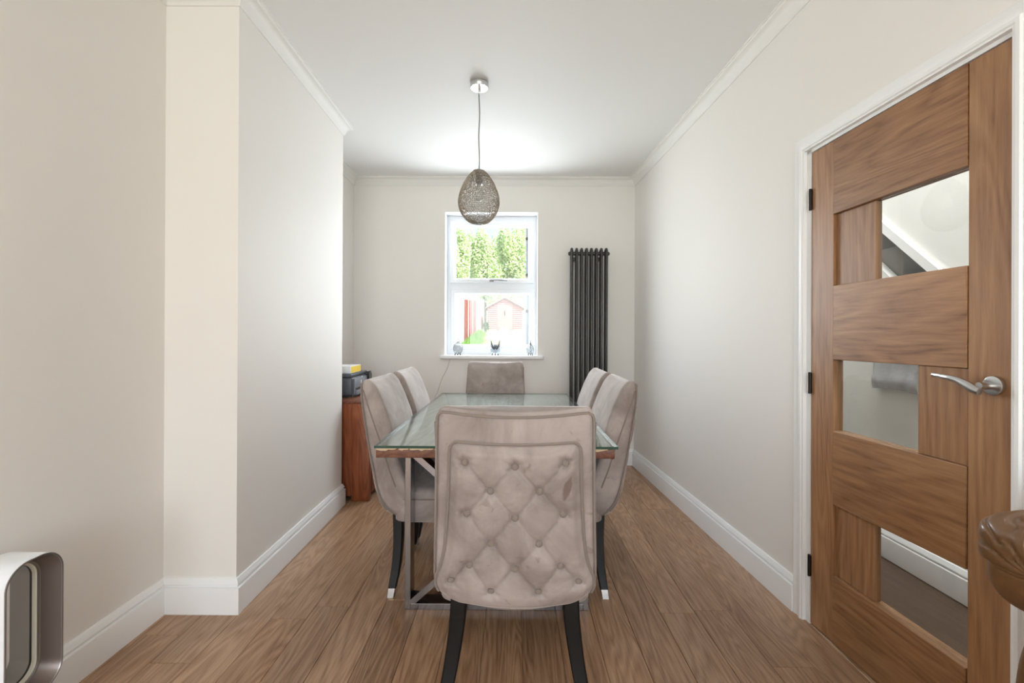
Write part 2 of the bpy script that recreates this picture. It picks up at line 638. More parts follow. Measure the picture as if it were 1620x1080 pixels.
# skirting profile (offset from wall, height)
SK = [(0.0, 0.150), (0.006, 0.150), (0.009, 0.146), (0.011, 0.138), (0.016, 0.132), (0.017, 0.125), (0.011, 0.120), (0.011, 0.116), (0.021, 0.113), (0.022, 0.108), (0.022, 0.0), (0.0, 0.0)]
CV = [(0.0, CORN), (0.006, CORN), (0.008, CORN + .010), (0.012, CORN + .014), (0.016, CORN + .030), (0.026, CORN + .046), (0.040, CORN + .057), (0.050, CORN + .060), (0.054, CORN + .066), (0.060, CORN + .067), (0.060, CEIL), (0.0, CEIL)]


def run(name, prof, path, mat, closed=False):
    """sweep a profile along a plan path; the room lies on the left-hand normal; mitred corners"""
    P = [Vector((p[0], p[1])) for p in path]
    rings = []
    for i, p in enumerate(P):
        ds = []
        if i > 0:
            ds.append((P[i] - P[i - 1]).normalized())
        if i < len(P) - 1:
            ds.append((P[i + 1] - P[i]).normalized())
        ns = [Vector((-d.y, d.x)) for d in ds]
        n = ns[0] if len(ns) == 1 else (ns[0] + ns[1]) / (1 + ns[0].dot(ns[1]))
        rings.append([Vector((p.x + n.x * o, p.y + n.y * o, z)) for o, z in prof])
    v, f = loft(rings)
    return struct(MB().add(v, f).obj(name, mat, smooth=True, angle=35))


def rw(y):
    return XR0 - math.tan(AR) * y


# path order chosen so that the room is to the left of the direction of travel
run('baseboard_right', SK, [(rw(2.058), 2.058), (rw(YB), YB)], M['white'])
run('baseboard_back', SK, [(rw(YB) - .0, YB), (XLL, YB)], M['white'])
run('baseboard_alcove', SK, [(XLL, YB), (XLL, BY1), (bx(BY1), BY1)][:2], M['white'])
run('baseboard_left', SK, [(XLL + .0, BY1), (bx(BY1), BY1), (bx(BY0), BY0), (XLL, BY0), (XLL, YREAR)], M['white'])
run('baseboard_front', SK, [(rw(YREAR), YREAR), (rw(1.14), 1.14)], M['white'])
run('trim_2', CV, [(rw(YREAR), YREAR), (rw(YB), YB), (XLL, YB), (XLL, BY1), (bx(BY1), BY1), (bx(BY0), BY0), (XLL, BY0), (XLL, YREAR)], M['coving'])

# ------------------------------------------------------------------ door, lining, architrave (right wall frame)
AP = [(0.0, 0.0), (0.0, 0.016), (0.006, 0.016), (0.010, 0.020), (0.020, 0.020), (0.024, 0.014), (0.042, 0.013), (0.048, 0.016), (0.055, 0.018), (0.060, 0.012), (0.060, 0.0)]  # across, proud


def arch():
    y0, y1, zt = 1.199, 2.000, 2.002
    rings = []
    for (py, pz, sy, sz) in ((y0, -.012, -1, 0), (y0, zt, -1, 1), (y1, zt, 1, 1), (y1, -.012, 1, 0)):
        rings.append([Vector((-h, py + sy * a, pz + sz * a)) for a, h in AP])
    v, f = loft(rings)
    return MB().add(v, f).obj('trim_3', M['white'], smooth=True, angle=30)


struct(rwall(arch()))
mb = MB()
mb.box(.0, .1, 1.172, 1.196, -.012, 2.014).box(.0, .1, 1.975, 1.998, -.012, 2.014).box(.0, .1, 1.172, 1.998, 1.990, 2.014)
mb.box(.045, .1, 1.196, 1.210, -.012, 1.990).box(.045, .1, 1.961, 1.975, -.012, 1.990).box(.045, .1, 1.196, 1.975, 1.976, 1.990)
struct(rwall(mb.obj('trim_4', M['white'], smooth=False)))

door = struct(rwall(empty('door_1')))
DX = 0.001          # room face of the door leaf
ya, yb, yc, yd = 1.200, 1.3245, 1.8445, 1.971
zb, zt = 0.006, 1.986
for (a, b) in ((ya, yb - .0012), (yc + .0012, yd)):
    box('stile', DX, DX + .042, a, b, zb, zt, M['door_v'], door, bev=.0012, seg=1, smooth=False)
Z = [zt, 1.695, 1.412, 1.120, 0.841, 0.550, 0.270, zb]
for a, b in ((Z[1], Z[0]), (Z[3], Z[2]), (Z[5], Z[4]), (Z[7], Z[6])):
    box('rail', DX - .003, DX + .045, yb + .0012, yc - .0012, a, b, M['door_h'], door, bev=.0022, seg=2, smooth=False)
for (za, zc, pa, pb, ga, gb) in ((Z[2], Z[1], 1.655, yc, yb, 1.653), (Z[4], Z[3], yb, 1.483, 1.485, yc), (Z[6], Z[5], 1.655, yc, yb, 1.653)):
    dx = 0.004 if pa == yb else 0.012
    box('panel', DX + dx, DX + .036, pa + .001, pb - .001, za + .001, zc - .001, M['door_v'], door, bev=.0012, seg=1, smooth=False)
    box('pane', DX + .018, DX + .023, ga + .001, gb - .001, za + .001, zc - .001, M['door_pane'], door)
# hinges
for z in (1.790, 1.016, 0.246):
    mb = MB()
    mb.tube([(-.004, 1.9735, z - .045), (-.004, 1.9735, z + .045)], .006, 8)
    mb.box(-.002, .001, 1.966, 1.982, z - .042, z + .042)
    mb.obj('hinge', M['hinge'], door)
# lever handle
hd = bpy.data.objects.new('handle', None)
COL.objects.link(hd)
hd.parent = door
hd['label'] = 'satin silver curved lever handle on a round rose'
HY, HZ = 1.251, 1.078
v, f = lathe([(0.001, 0), (.0265, 0), (.0265, .004), (.0255, .008), (.018, .0095), (.001, .0095)], 40)
ro = MB().add([Vector((-p.z - .0005, HY + p.x, HZ + p.y)) for p in v], f).obj('rose', M['nickel'], hd)
lv = MB()
lv.tube([(-.008, HY, HZ), (-.030, HY, HZ), (-.046, HY, HZ)], [.0095, .0095, .0095], 16)
path, rad = [], []
for i in range(25):
    t = i / 24
    y = HY - .006 + t * .145
    z = HZ + .003 + .012 * math.sin(t * PI * .55) - .018 * math.exp(-((t - .0) / .28) ** 2) + .004 * t
    path.append((-.050 + .012 * sstep(.55, 1, t), y, z))
    rad.append(.0095 + .0035 * math.exp(-((t - .18) / .16) ** 2) - .0025 * sstep(.3, 1, t))
lv.tube(path, rad, 14, flat=.8)
lv.obj('lever', M['nickel'], hd)

# ------------------------------------------------------------------ hall seen through the door glass
M['hall_floor'] = wood('hall_dark_floor', lin(50, 37, 28), lin(68, 52, 40), lin(84, 66, 52), 'Y', grain=12, stretch=0.06, rough=0.3, rnd=0, ring=0.4)
M['hall_wall'] = plain('hall_paint', lin(224, 224, 220), 0.6)
M['carpet'] = plain('grey_stair_carpet', lin(128, 126, 124), 0.95, noise_amt=0.15, noise_scale=160, bump=0.6, bump_scale=250)
struct(box('floor_hall', 1.30, 3.2, -1.3, 5.2, -.06, -.004, M['hall_floor']))
struct(box('ceiling_hall', 1.44, 3.2, -1.3, 5.2, 3.4, 3.5, M['ceiling']))
struct(box('wall_hall', 3.0, 3.12, -1.3, 5.2, -.012, 3.4, M['hall_wall']))
mb = MB()
mb.box(1.2, 3.1, 5.1, 5.2, -.012, 3.4)
struct(mb.obj('wall_hall_end', M['hall_wall'], smooth=False))
struct(box('wall_hall_front', 1.56, 3.1, -1.4, -1.3, -.012, 3.4, M['hall_wall']))
# closed side of the stair: slanted panel under the flight
SX = 2.12
RISE, GO = 0.172, 0.19
st_y0 = 2.565 - 9 * GO
steps = 15
mb = MB()
sl = RISE / GO
prof = [(st_y0 + .02, -.012), (5.08, -.012), (5.08, sl * (5.08 - st_y0)), (st_y0 + .02, .015)]
v = [(SX - .052, a, b) for a, b in prof] + [(SX - .004, a, b) for a, b in prof]
mb.add(v, [(0, 1, 2, 3), (7, 6, 5, 4), (0, 4, 5, 1), (1, 5, 6, 2), (2, 6, 7, 3), (3, 7, 4, 0)])
# upper wall enclosing the flight, cut along the slope of the string
prof = [(1.6, RISE + sl * (1.6 - st_y0) + .11), (3.6, RISE + sl * (3.6 - st_y0) + .11), (3.6, 3.4), (1.6, 3.4)]
v = [(SX - .052, a, b) for a, b in prof] + [(SX - .004, a, b) for a, b in prof]
mb.add(v, [(0, 1, 2, 3), (7, 6, 5, 4), (0, 4, 5, 1), (1, 5, 6, 2), (2, 6, 7, 3), (3, 7, 4, 0)])
struct(mb.obj('wall_stair', M['hall_wall'], smooth=False))
run('baseboard_hall', SK, [(SX - .052, 5.05), (SX - .052, st_y0 + .1)][::-1], M['white'])
stair = thing('staircase', 'grey carpeted staircase rising in the hall beyond the door glass', 'staircase')
for i in range(steps):
    a = st_y0 + i * GO
    zt_ = RISE * (i + 1)
    if zt_ > 3.1:
        break
    box('step', SX, 2.94, a - .025, a + GO, zt_ - RISE, zt_, M['carpet'], stair, bev=.014, seg=2)
mb = MB()
pr = [(y_, RISE + sl * (y_ - st_y0) + h_) for y_, h_ in ((1.6, .11), (3.35, .11), (3.35, .05), (1.6, .05))]
v = [(SX - .075, a, b) for a, b in pr] + [(SX - .0535, a, b) for a, b in pr]
mb.add(v, [(0, 1, 2, 3), (7, 6, 5, 4), (0, 4, 5, 1), (1, 5, 6, 2), (2, 6, 7, 3), (3, 7, 4, 0)])
mb.obj('string_board', M['white'], stair, smooth=False)
# grey coat hanging against the stair side
M['coat'] = plain('grey_wool', lin(168, 168, 170), 0.95, noise_amt=0.2, noise_scale=120)
V, F = [], []
nx, nz = 22, 16
for s in (0, 1):
    for j in range(nz + 1):
        for i in range(nx + 1):
            u, w = i / nx, j / nz
            y = 2.33 + u * .31 - .02 * w
            z = .925 + w * .46 + .01 * math.sin(u * 3)
            th = .012 + .012 * math.sin(u * 17 + w * 2) + (.012 * math.exp(-((w - .1) / .05) ** 2))
            x = SX - .056 - (0 if s else .03 + th)
            V.append((x, y, z))
nn = (nx + 1) * (nz + 1)
for j in range(nz):
    for i in range(nx):
        a = j * (nx + 1) + i
        F.append((a, a + 1, a + nx + 2, a + nx + 1))
        F.append((nn + a, nn + a + nx + 1, nn + a + nx + 2, nn + a + 1))
for i in range(nx):
    F.append((i, nn + i, nn + i + 1, i + 1))
    a = nz * (nx + 1) + i
    F.append((a, a + 1, nn + a + 1, nn + a))
for j in range(nz):
    a = j * (nx + 1)
    F.append((a, a + nx + 1, nn + a + nx + 1, nn + a))
    a += nx
    F.append((a, nn + a, nn + a + nx + 1, a + nx + 1))
tag(MB().add(V, F).obj('coat', M['coat'], smooth=True), 'grey woollen coat hanging in the hall behind the middle door pane', 'coat')

# ------------------------------------------------------------------ window
win = struct(empty('window_1', (0, 0, 0)))
FY0, FY1 = 4.570, 4.632


def frame_geo(mb, x0, x1, z0, z1, wl, wr, wb, wt, y0, y1):
    mb.box(x0, x0 + wl, y0, y1, z0, z1).box(x1 - wr, x1, y0, y1, z0, z1)
    mb.box(x0 + wl, x1 - wr, y0, y1, z0, z0 + wb).box(x0 + wl, x1 - wr, y0, y1, z1 - wt, z1)


def frame_obj(name, x0, x1, z0, z1, w, y0, y1, parent, bev=.006):
    """mitred frame with a chamfered inner edge"""
    rings = []
    pf = [(0, y1), (0, y0 + .004), (.004, y0), (w - .012, y0), (w, y0 + .014), (w, y1)]
    for (x, z, sx, sz) in ((x0, z0, 1, 1), (x1, z0, -1, 1), (x1, z1, -1, -1), (x0, z1, 1, -1), (x0, z0, 1, 1)):
        rings.append([Vector((x + sx * a, y, z + sz * a)) for a, y in pf])
    v, f = loft(rings, cap=False)
    return MB().add(v, f).obj(name, M['upvc'], parent, smooth=False)


mb = MB()
frame_geo(mb, -.653, .229, 1.000, 2.391, .036, .036, .086, .055, FY0, FY1 + .02)
mb.box(-.617, .193, FY0, FY1 + .02, 1.676, 1.738)
mb.obj('window_frame', M['upvc'], win, smooth=False)
frame_obj('sash', -.623, .196, 1.732, 2.338, .050, FY0 - .020, FY1, win)
frame_obj('sash', -.616, .207, 1.082, 1.678, .050, FY0 - .004, FY1, win)
box('pane', -.58, .154, FY0 + .014, FY0 + .018, 1.776, 2.292, M['pane'], win)
box('pane', -.572, .164, FY0 + .024, FY0 + .028, 1.124, 1.634, M['pane'], win)
mb = MB()
mb.box(-.235, -.195, FY0 - .034, FY0 - .020, 1.747, 1.769)
mb.tube([(-.215, FY0 - .034, 1.758), (-.215, FY0 - .050, 1.758)], .011, 12)
mb.tube([(-.222, FY0 - .052, 1.760), (-.18, FY0 - .054, 1.764), (-.12, FY0 - .053, 1.762), (-.062, FY0 - .050, 1.757)], [.010, .008, .007, .006], 10)
mb.obj('window_handle', plain('handle_silver', lin(150, 150, 154), .35, metal=.6), win)
bm = bmesh.new()
bbox(bm, -.690, .287, 4.362, 4.5695, .998, 1.033, .010, 3)
from_bm('window_sill', bm, M['white'], win, smooth=True, angle=40)

# ------------------------------------------------------------------ sill ornaments
def ornament_base():
    pass


def wire_body(mb, cx, cy, z0, prof, nm, r, nrings=0):
    """meridian wires following a profile list of (radius, height)"""
    for k in range(nm):
        a = 2 * PI * k / nm
        mb.tube([(cx + q * math.cos(a), cy + q * math.sin(a), z0 + h) for q, h in prof], r, 5)


SY = 4.44
o1 = thing('owl_ornament', 'rounded wire and glass ornament with a dark ring head, left on window sill', 'ornament', (-.528, SY, 1.033), 0, 'wire ornaments on the window sill')
pf = [(.008, .012), (.030, .020), (.043, .045), (.046, .070), (.038, .095), (.022, .113), (.016, .122)]
mb = MB()
for k in range(14):
    a0 = 2 * PI * k / 14
    for s in (1, -1):
        mb.tube([(q * math.cos(a0 + s * h * 9), q * math.sin(a0 + s * h * 9), h) for q, h in pf], .0012, 4)
mb.obj('wire_body', M['wire_light'], o1)
v, f = lathe([(.001, .014)] + [(q * .82, h) for q, h in pf] + [(.001, .122)], 20)
MB().add(v, f).obj('glass_body', M['crystal'], o1)
mb = MB()
ring = [(.019 * math.cos(t), .004 * math.sin(2 * t), .137 + .013 * math.sin(t)) for t in [2 * PI * i / 20 for i in range(20)]]
mb.tube(ring, .0032, 6, closed=True)
mb.tube([(-.012, 0, .127), (0, 0, .137), (.012, 0, .127)], .002, 5)
mb.tube([(-.010, 0, .144), (0, 0, .135), (.010, 0, .144)], .002, 5)
mb.tube([(.0, 0, .15), (0.002, 0, .19)], .0012, 5)
mb.obj('head', M['wire'], o1)
for sx in (-.024, 0, .024):
    mb = MB()
    mb.tube([(sx, -.02, .001), (sx * 1.1, -.024, .008), (sx * .9, -.012, .018)], [.006, .005, .003], 6)
    mb.obj('foot', M['wire'], o1)

o2 = thing('lotus_ornament', 'wire ornament with pointed dark petals and clear glass bowl, middle of window sill', 'ornament', (-.172, SY, 1.033), 0, 'wire ornaments on the window sill')
v, f = lathe([(.001, .014), (.026, .014), (.040, .026), (.046, .050), (.042, .066), (.040, .066), (.043, .050), (.037, .028), (.001, .018)], 28)
MB().add(v, f).obj('glass_bowl', M['crystal'], o2)
for k in range(9):
    a = 2 * PI * k / 9 + .2
    R_ = Matrix.Rotation(a, 3, 'Z')
    hp = .118 if k in (0, 4) else .080
    mb = MB()
    for w in (-1, 1):
        mb.tube([R_ @ Vector((.012 + .030 * math.sin(t * PI * .62), w * .022 * math.sin(t * PI), .050 + t * hp)) for t in [i / 10 for i in range(11)]], .0014, 5)
    for t0 in (.25, .4, .55, .7):
        x_ = .012 + .030 * math.sin(t0 * PI * .62)
        hw = .022 * math.sin(t0 * PI)
        for w in (-1, 1):
            mb.tube([R_ @ Vector((x_, 0, .050 + t0 * hp - .012)), R_ @ Vector((x_, w * hw, .050 + t0 * hp + .004))], .0013, 4)
    mb.tube([R_ @ Vector((.012 + .030 * math.sin(t * PI * .62), 0, .050 + t * hp)) for t in [i / 8 for i in range(9)]], .0016, 4)
    mb.obj('petal', M['wire'], o2)
for sx in (-.026, .0, .026):
    mb = MB()
    mb.tube([(sx, -.02, .001), (sx * 1.1, -.024, .008), (sx * .9, -.012, .018)], [.006, .005, .003], 6)
    mb.obj('foot', M['wire'], o2)

o3 = thing('teardrop_ornament', 'small pointed wire teardrop ornament, right on window sill', 'ornament', (.163, SY, 1.033), 0, 'wire ornaments on the window sill')
pf = [(.006, .014), (.026, .022), (.037, .042), (.035, .062), (.024, .084), (.012, .104), (.003, .124)]
mb = MB()
for k in range(12):
    a0 = 2 * PI * k / 12
    mb.tube([(q * math.cos(a0 + h * 6), q * math.sin(a0 + h * 6), h) for q, h in pf], .0014, 4)
mb.obj('wire_body', M['wire_light'], o3)
v, f = lathe([(.001, .016)] + [(q * .8, h) for q, h in pf[1:-1]] + [(.001, .118)], 20)
MB().add(v, f).obj('glass_body', M['crystal'], o3)
mb = MB()
mb.tube([(0, -.03, .03), (.004, -.036, .05), (.001, -.030, .08), (0.002, -.01, .125), (.002, 0, .145)], .0022, 5)
mb.obj('stem', M['wire'], o3)
for sx in (-.02, .004, .02):
    mb = MB()
    mb.tube([(sx, -.016, .001), (sx, -.02, .008), (sx * .9, -.01, .018)], [.005, .004, .003], 6)
    mb.obj('foot', M['wire'], o3)

# thin cable down the back wall
pts = [(-.598, YB - .004, .995), (-.63, YB - .004, .90), (-.68, YB - .004, .80), (-.72, YB - .004, .68), (-.80, YB - .004, .50), (-.88, YB - .004, .30), (-.92, YB - .006, .155)]
tag(MB().tube(pts, .0028, 6).obj('cable', M['cable']), 'thin pale cable running down the back wall from the window sill', 'cable')

# ------------------------------------------------------------------ radiator
rad_ = thing('radiator', 'tall anthracite column radiator on the back wall beside the window', 'radiator', (0.699, YB - .001, 0))
x_s = [0.539 + i * .0457 - .699 for i in range(8)]
yf, yr = -.115, -.062
for x in x_s:
    mb = MB()
    zt_, zb_ = 2.040, 0.24
    pth = []
    rr = (yr - yf) / 2
    cy_ = (yf + yr) / 2
    for i in range(9):
        a = PI * i / 8
        pth.append((x, cy_ - rr * math.cos(a), zt_ - .013 - rr + rr * math.sin(a)))
    for i in range(9):
        a = PI * i / 8
        pth.append((x, cy_ + rr * math.cos(a), zb_ + .013 + rr - rr * math.sin(a)))
    mb.tube(pth, .0125, 12, closed=True)
    mb.obj('column', M['anthracite'], rad_)
for z in (1.985, .295):
    mb = MB()
    mb.tube([(x_s[0] - .012, (yf + yr) / 2, z), (x_s[-1] + .012, (yf + yr) / 2, z)], .018, 14)
    mb.obj('header', M['anthracite'], rad_)
    for s, xx in ((-1, x_s[0]), (1, x_s[-1])):
        v, f = lathe([(.001, 0), (.017, 0), (.019, .004), (.019, .012), (.014, .016), (.013, .022), (.001, .022)], 18)
        MB().add([Vector((xx + s * (.010 + p.z), (yf + yr) / 2 + p.x, z + p.y)) for p in v], f).obj('end_cap', M['anthracite'], rad_)
for z in (1.94, .34):
    for i in (0, 5):
        xm = (x_s[i] + x_s[i + 1]) / 2
        mb = MB()
        mb.box(xm - .008, xm + .008, yr - .02, 0, z - .02, z + .012)
        mb.obj('wall_bracket', M['anthracite'], rad_, smooth=False)
for x in (x_s[0] - .012, x_s[-1] + .012):
    mb = MB()
    mb.tube([(x, (yf + yr) / 2, .27), (x, (yf + yr) / 2, -.003)], .008, 10)
    mb.tube([(x, (yf + yr) / 2, .25), (x, (yf + yr) / 2, .18)], .014, 12)
    mb.obj('valve', M['nickel'], rad_)

# ------------------------------------------------------------------ pendant lamp
pend = thing('pendant_lamp', 'egg shaped silver wire pendant lamp hanging over the dining table', 'lamp', (-.209, 2.767, 0))
v, f = lathe([(.001, 2.683), (.050, 2.684), (.0535, 2.688), (.0535, CEIL), (.001, CEIL)], 40)
MB().add(v, f).obj('ceiling_rose', M['nickel'], pend)
v, f = lathe([(.0015, 2.684), (.007, 2.684), (.009, 2.672), (.006, 2.655), (.002, 2.648)], 14)
MB().add(v, f).obj('cord_grip', M['nickel'], pend)
pth = [(.0022 * math.sin(z * 23), .0018 * math.cos(z * 19), z) for z in [2.660 - i * (2.660 - 2.13) / 40 for i in range(41)]]
MB().tube(pth, .0034, 6).obj('cord', M['cord'], pend)
# shade: jittered wire lattice on an egg
EGZ0, EGZ1 = 1.877, 2.201
egg = [(0.0, .018), (.02, .047), (.06, .070), (.14, .094), (.24, .112), (.36, .1215), (.44, .1215), (.55, .114), (.68, .099), (.80, .079), (.90, .055), (.96, .034), (1.0, .010)]


def egg_pt(u, t, k=1.0):
    r = interp(egg, t) * k
    return Vector((r * math.cos(u), r * math.sin(u), EGZ0 + (EGZ1 - EGZ0) * t))


re_ = random.Random(3)
bm = bmesh.new()
nu, nv = 72, 42
rows = []
for j in range(nv + 1):
    t = j / nv
    t = .5 - .5 * math.cos(PI * (t * .96 + .02))
    row = []
    for i in range(nu):
        u = 2 * PI * (i + .5 * (j % 2) + re_.uniform(-.38, .38)) / nu
        tt = min(1, max(0, t + re_.uniform(-.38, .38) / nv))
        if j in (0, nv):
            tt = t
        row.append(bm.verts.new(egg_pt(u, tt, 1 + re_.uniform(-.012, .012))))
    rows.append(row)
for j in range(nv):
    for i in range(nu):
        k = (i + 1) % nu
        a, b, c, d = rows[j][i], rows[j][k], rows[j + 1][k], rows[j + 1][i]
        q = re_.random()
        if q < .45:
            bm.faces.new((a, b, c))
            bm.faces.new((a, c, d))
        else:
            bm.faces.new((a, b, c, d))
bmesh.ops.recalc_face_normals(bm, faces=bm.faces)
bmesh.ops.wireframe(bm, faces=list(bm.faces), thickness=.0029, use_boundary=True, use_even_offset=False, use_replace=True)
from_bm('lamp_shade', bm, M['shade'], pend, smooth=False)
mb = MB()
mb.tube([(.034 * math.cos(a), .034 * math.sin(a), EGZ1 - .012) for a in [2 * PI * i / 24 for i in range(24)]], .0025, 6, closed=True)
mb.tube([(.034, 0, EGZ1 - .012), (0, 0, EGZ1 - .006), (-.034, 0, EGZ1 - .012)], .0025, 6)
mb.obj('shade_ring', M['chrome'], pend)
mb = MB()
mb.tube([(.02 * math.cos(a), .02 * math.sin(a), EGZ0 + .001) for a in [2 * PI * i / 24 for i in range(24)]], .0025, 6, closed=True)
mb.obj('shade_ring', M['chrome'], pend)
v, f = lathe([(.001, 2.190), (.018, 2.186), (.021, 2.150), (.021, 2.110), (.001, 2.110)], 18)
MB().add(v, f).obj('lamp_holder', M['chrome'], pend)
v, f = lathe([(.001, 2.112), (.013, 2.110), (.015, 2.085), (.028, 2.060), (.030, 2.040), (.022, 2.018), (.001, 2.010)], 18)
MB().add(v, f).obj('bulb', M['bulb'], pend)

# ------------------------------------------------------------------ dining table
TX0, TX1, TY0, TY1 = -.550, .412, 1.848, 3.612
tab = thing('dining_table', 'wooden dining table with live edged slab top on chrome cross frames', 'table', (0, 0, 0))
# slab with softly wavy edges
rt_ = random.Random(5)
ring_top, ring_bot = [], []
per = []
n1_, n2_ = 40, 70
for i in range(n1_):
    per.append((TX0 + (TX1 - TX0) * i / n1_, TY0, 0, -1))
for i in range(n2_):
    per.append((TX1, TY0 + (TY1 - TY0) * i / n2_, 1, 0))
for i in range(n1_):
    per.append((TX1 - (TX1 - TX0) * i / n1_, TY1, 0, 1))
for i in range(n2_):
    per.append((TX0, TY1 - (TY1 - TY0) * i / n2_, -1, 0))
tz0, tz1 = .719, .7595
levels = [(tz0, .008), (tz0 + .003, .001), (tz0 + .02, 0.0), (tz1 - .006, .001), (tz1 - .001, .004), (tz1, .008)]
rings = []
for z, ins in levels:
    r_ = []
    for (x, y, nx_, ny_) in per:
        w = noise.noise(Vector((x * 6, y * 6, 1.3))) * .003
        r_.append(Vector((min(max(x, TX0 + .004), TX1 - .004) - nx_ * (ins + abs(w)), min(max(y, TY0 + .004), TY1 - .004) - ny_ * (ins + abs(w)), z)))
    rings.append(r_)
v, f = loft(rings)
slab = MB().add(v, f).obj('table_top', M['table_wood'], tab, smooth=True, angle=35)
slab.data.materials.append(M['table_top_wood'])
for p_ in slab.data.polygons:
    if p_.center.z > tz1 - .0005:
        p_.material_index = 1
# pale chipped sapwood lip along the two ends, one sliver per break
for (yy, s) in ((TY0, -1), (TY1, 1)):
    x = TX0 + .006
    while x < TX1 - .03:
        L_ = rt_.uniform(.03, .11)
        x2 = min(x + L_, TX1 - .008)
        mb = MB()
        nseg = 8
        r0 = []
        for i in range(nseg + 1):
            t = i / nseg
            h = .0025 + .006 * rt_.random() * math.sin(PI * t) + .003 * (1 - t)
            xx = x + (x2 - x) * t
            r0.append([Vector((xx, yy + s * .0025, tz1)), Vector((xx, yy + s * .003, tz1 - h)), Vector((xx, yy - s * .006, tz1 - h - .001)), Vector((xx, yy - s * .01, tz1))])
        v, f = loft(r0)
        mb.add(v, f)
        mb.obj('bark_edge', M['sapwood'], tab, smooth=False)
        x = x2 + rt_.uniform(.003, .012)
# chrome cross frames
FX0, FX1, BW, BD, FH = -.475, .338, .026, .080, tz0
for y0 in (2.053, 3.205):
    y1 = y0 + BD
    lg = bpy.data.objects.new('leg_frame', None)
    COL.objects.link(lg)
    lg.parent = tab
    box('post', FX0, FX0 + BW, y0, y1, 0, FH, M['chrome'], lg, bev=.0015, seg=1, smooth=False)
    box('post', FX1 - BW, FX1, y0, y1, 0, FH, M['chrome'], lg, bev=.0015, seg=1, smooth=False)
    box('foot_bar', FX0 + BW, FX1 - BW, y0, y1, 0, BW, M['chrome'], lg, bev=.0015, seg=1, smooth=False)
    box('top_bar', FX0 + BW, FX1 - BW, y0, y1, FH - BW, FH, M['chrome'], lg, bev=.0015, seg=1, smooth=False)
    xa, xb, za, zb2 = FX0 + BW, FX1 - BW, BW, FH - BW
    d = Vector((xb - xa, zb2 - za)).normalized()
    n_ = Vector((-d.y, d.x)) * BW / 2
    for sgn in (0, 1):
        p, q = (Vector((xa, za)), Vector((xb, zb2))) if sgn == 0 else (Vector((xa, zb2)), Vector((xb, za)))
        dd = (q - p).normalized()
        nn_ = Vector((-dd.y, dd.x)) * BW / 2
        cs = [p - nn_, q - nn_, q + nn_, p + nn_]
        yo = .001 * (sgn + 1)
        v = [(c.x, y0 + yo, c.y) for c in cs] + [(c.x, y1 - yo, c.y) for c in cs]
        mesh('cross_brace', v, [(0, 1, 2, 3), (7, 6, 5, 4), (0, 4, 5, 1), (1, 5, 6, 2), (2, 6, 7, 3), (3, 7, 4, 0)], M['chrome'], lg)
# glass sheet on top
GX0, GX1, GY0, GY1, GZ0, GZ1 = -.551, .418, 1.845, 3.616, .7605, .7705
v = [(GX0, GY0, GZ0), (GX1, GY0, GZ0), (GX1, GY1, GZ0), (GX0, GY1, GZ0), (GX0, GY0, GZ1), (GX1, GY0, GZ1), (GX1, GY1, GZ1), (GX0, GY1, GZ1)]
gl = mesh('glass_sheet', v, [(3, 2, 1, 0), (4, 5, 6, 7), (0, 1, 5, 4), (1, 2, 6, 5), (2, 3, 7, 6), (3, 0, 4, 7)], mats=[M['glass_top'], M['glass_edge']], fm=[0, 0, 1, 1, 1, 1])
tag(gl, 'clear glass sheet with green edges lying on the dining table', 'glass')

# ------------------------------------------------------------------ dining chair
REAR = [(1.0, -.330), (.917, -.330), (.74, -.302), (.60, -.272), (.50, -.248), (.44, -.225), (.40, -.197), (.37, -.165), (.345, -.125), (.332, -.10)]
REARC = [(.60, -.272), (.50, -.252), (.44, -.236), (.40, -.223), (.37, -.207), (.345, -.190), (.332, -.178)]
FRONT = [(1.0, -.278), (.96, -.258), (.93, -.244), (.90, -.230), (.86, -.214), (.79, -.189), (.70, -.170), (.60, -.140), (.50, -.092), (.42, -.05), (.332, .0)]
HW = [(1.0, .231), (.90, .233), (.70, .240), (.55, .248), (.47, .252), (.43, .250), (.40, .243), (.375, .228), (.355, .195), (.340, .15), (.332, .11)]
PHW = [(.903, .150), (.899, .172), (.892, .184), (.875, .190), (.80, .193), (.69, .200), (.57, .212), (.51, .226), (.47, .241), (.44, .2465), (.41, .243), (.39, .236), (.37, .218), (.35, .178), (.338, .125), (.330, .05)]
BTN = [(-.146, .845), (.0, .838), (.146, .845), (-.072, .757), (.072, .757), (-.143, .681), (.0, .668), (.143, .681), (-.073, .581), (.073, .581),
       (-.139, .508), (.0, .496), (.139, .508), (-.197, .452), (-.074, .415), (.074, .415), (.197, .452)]
LINKS = [(0, 3), (1, 3), (1, 4), (2, 4), (3, 5), (3, 6), (4, 6), (4, 7), (5, 8), (6, 8), (6, 9), (7, 9), (8, 10), (8, 11), (9, 11), (9, 12), (10, 13), (10, 14), (11, 14), (11, 15), (12, 15), (12, 16)]


def seg_d(p, a, b):
    ab = b - a
    t = max(0, min(1, (p - a).dot(ab) / ab.dot(ab)))
    return (p - a - ab * t).length


def topdip(x):
    return -.015 * max(0, 1 - (x / .2) ** 2)


def rear_y(x, z):
    r = interp(REAR, z)
    if z < .60:
        r += (interp(REARC, z) - r) * max(0, 1 - (x / .25) ** 2)
    return r


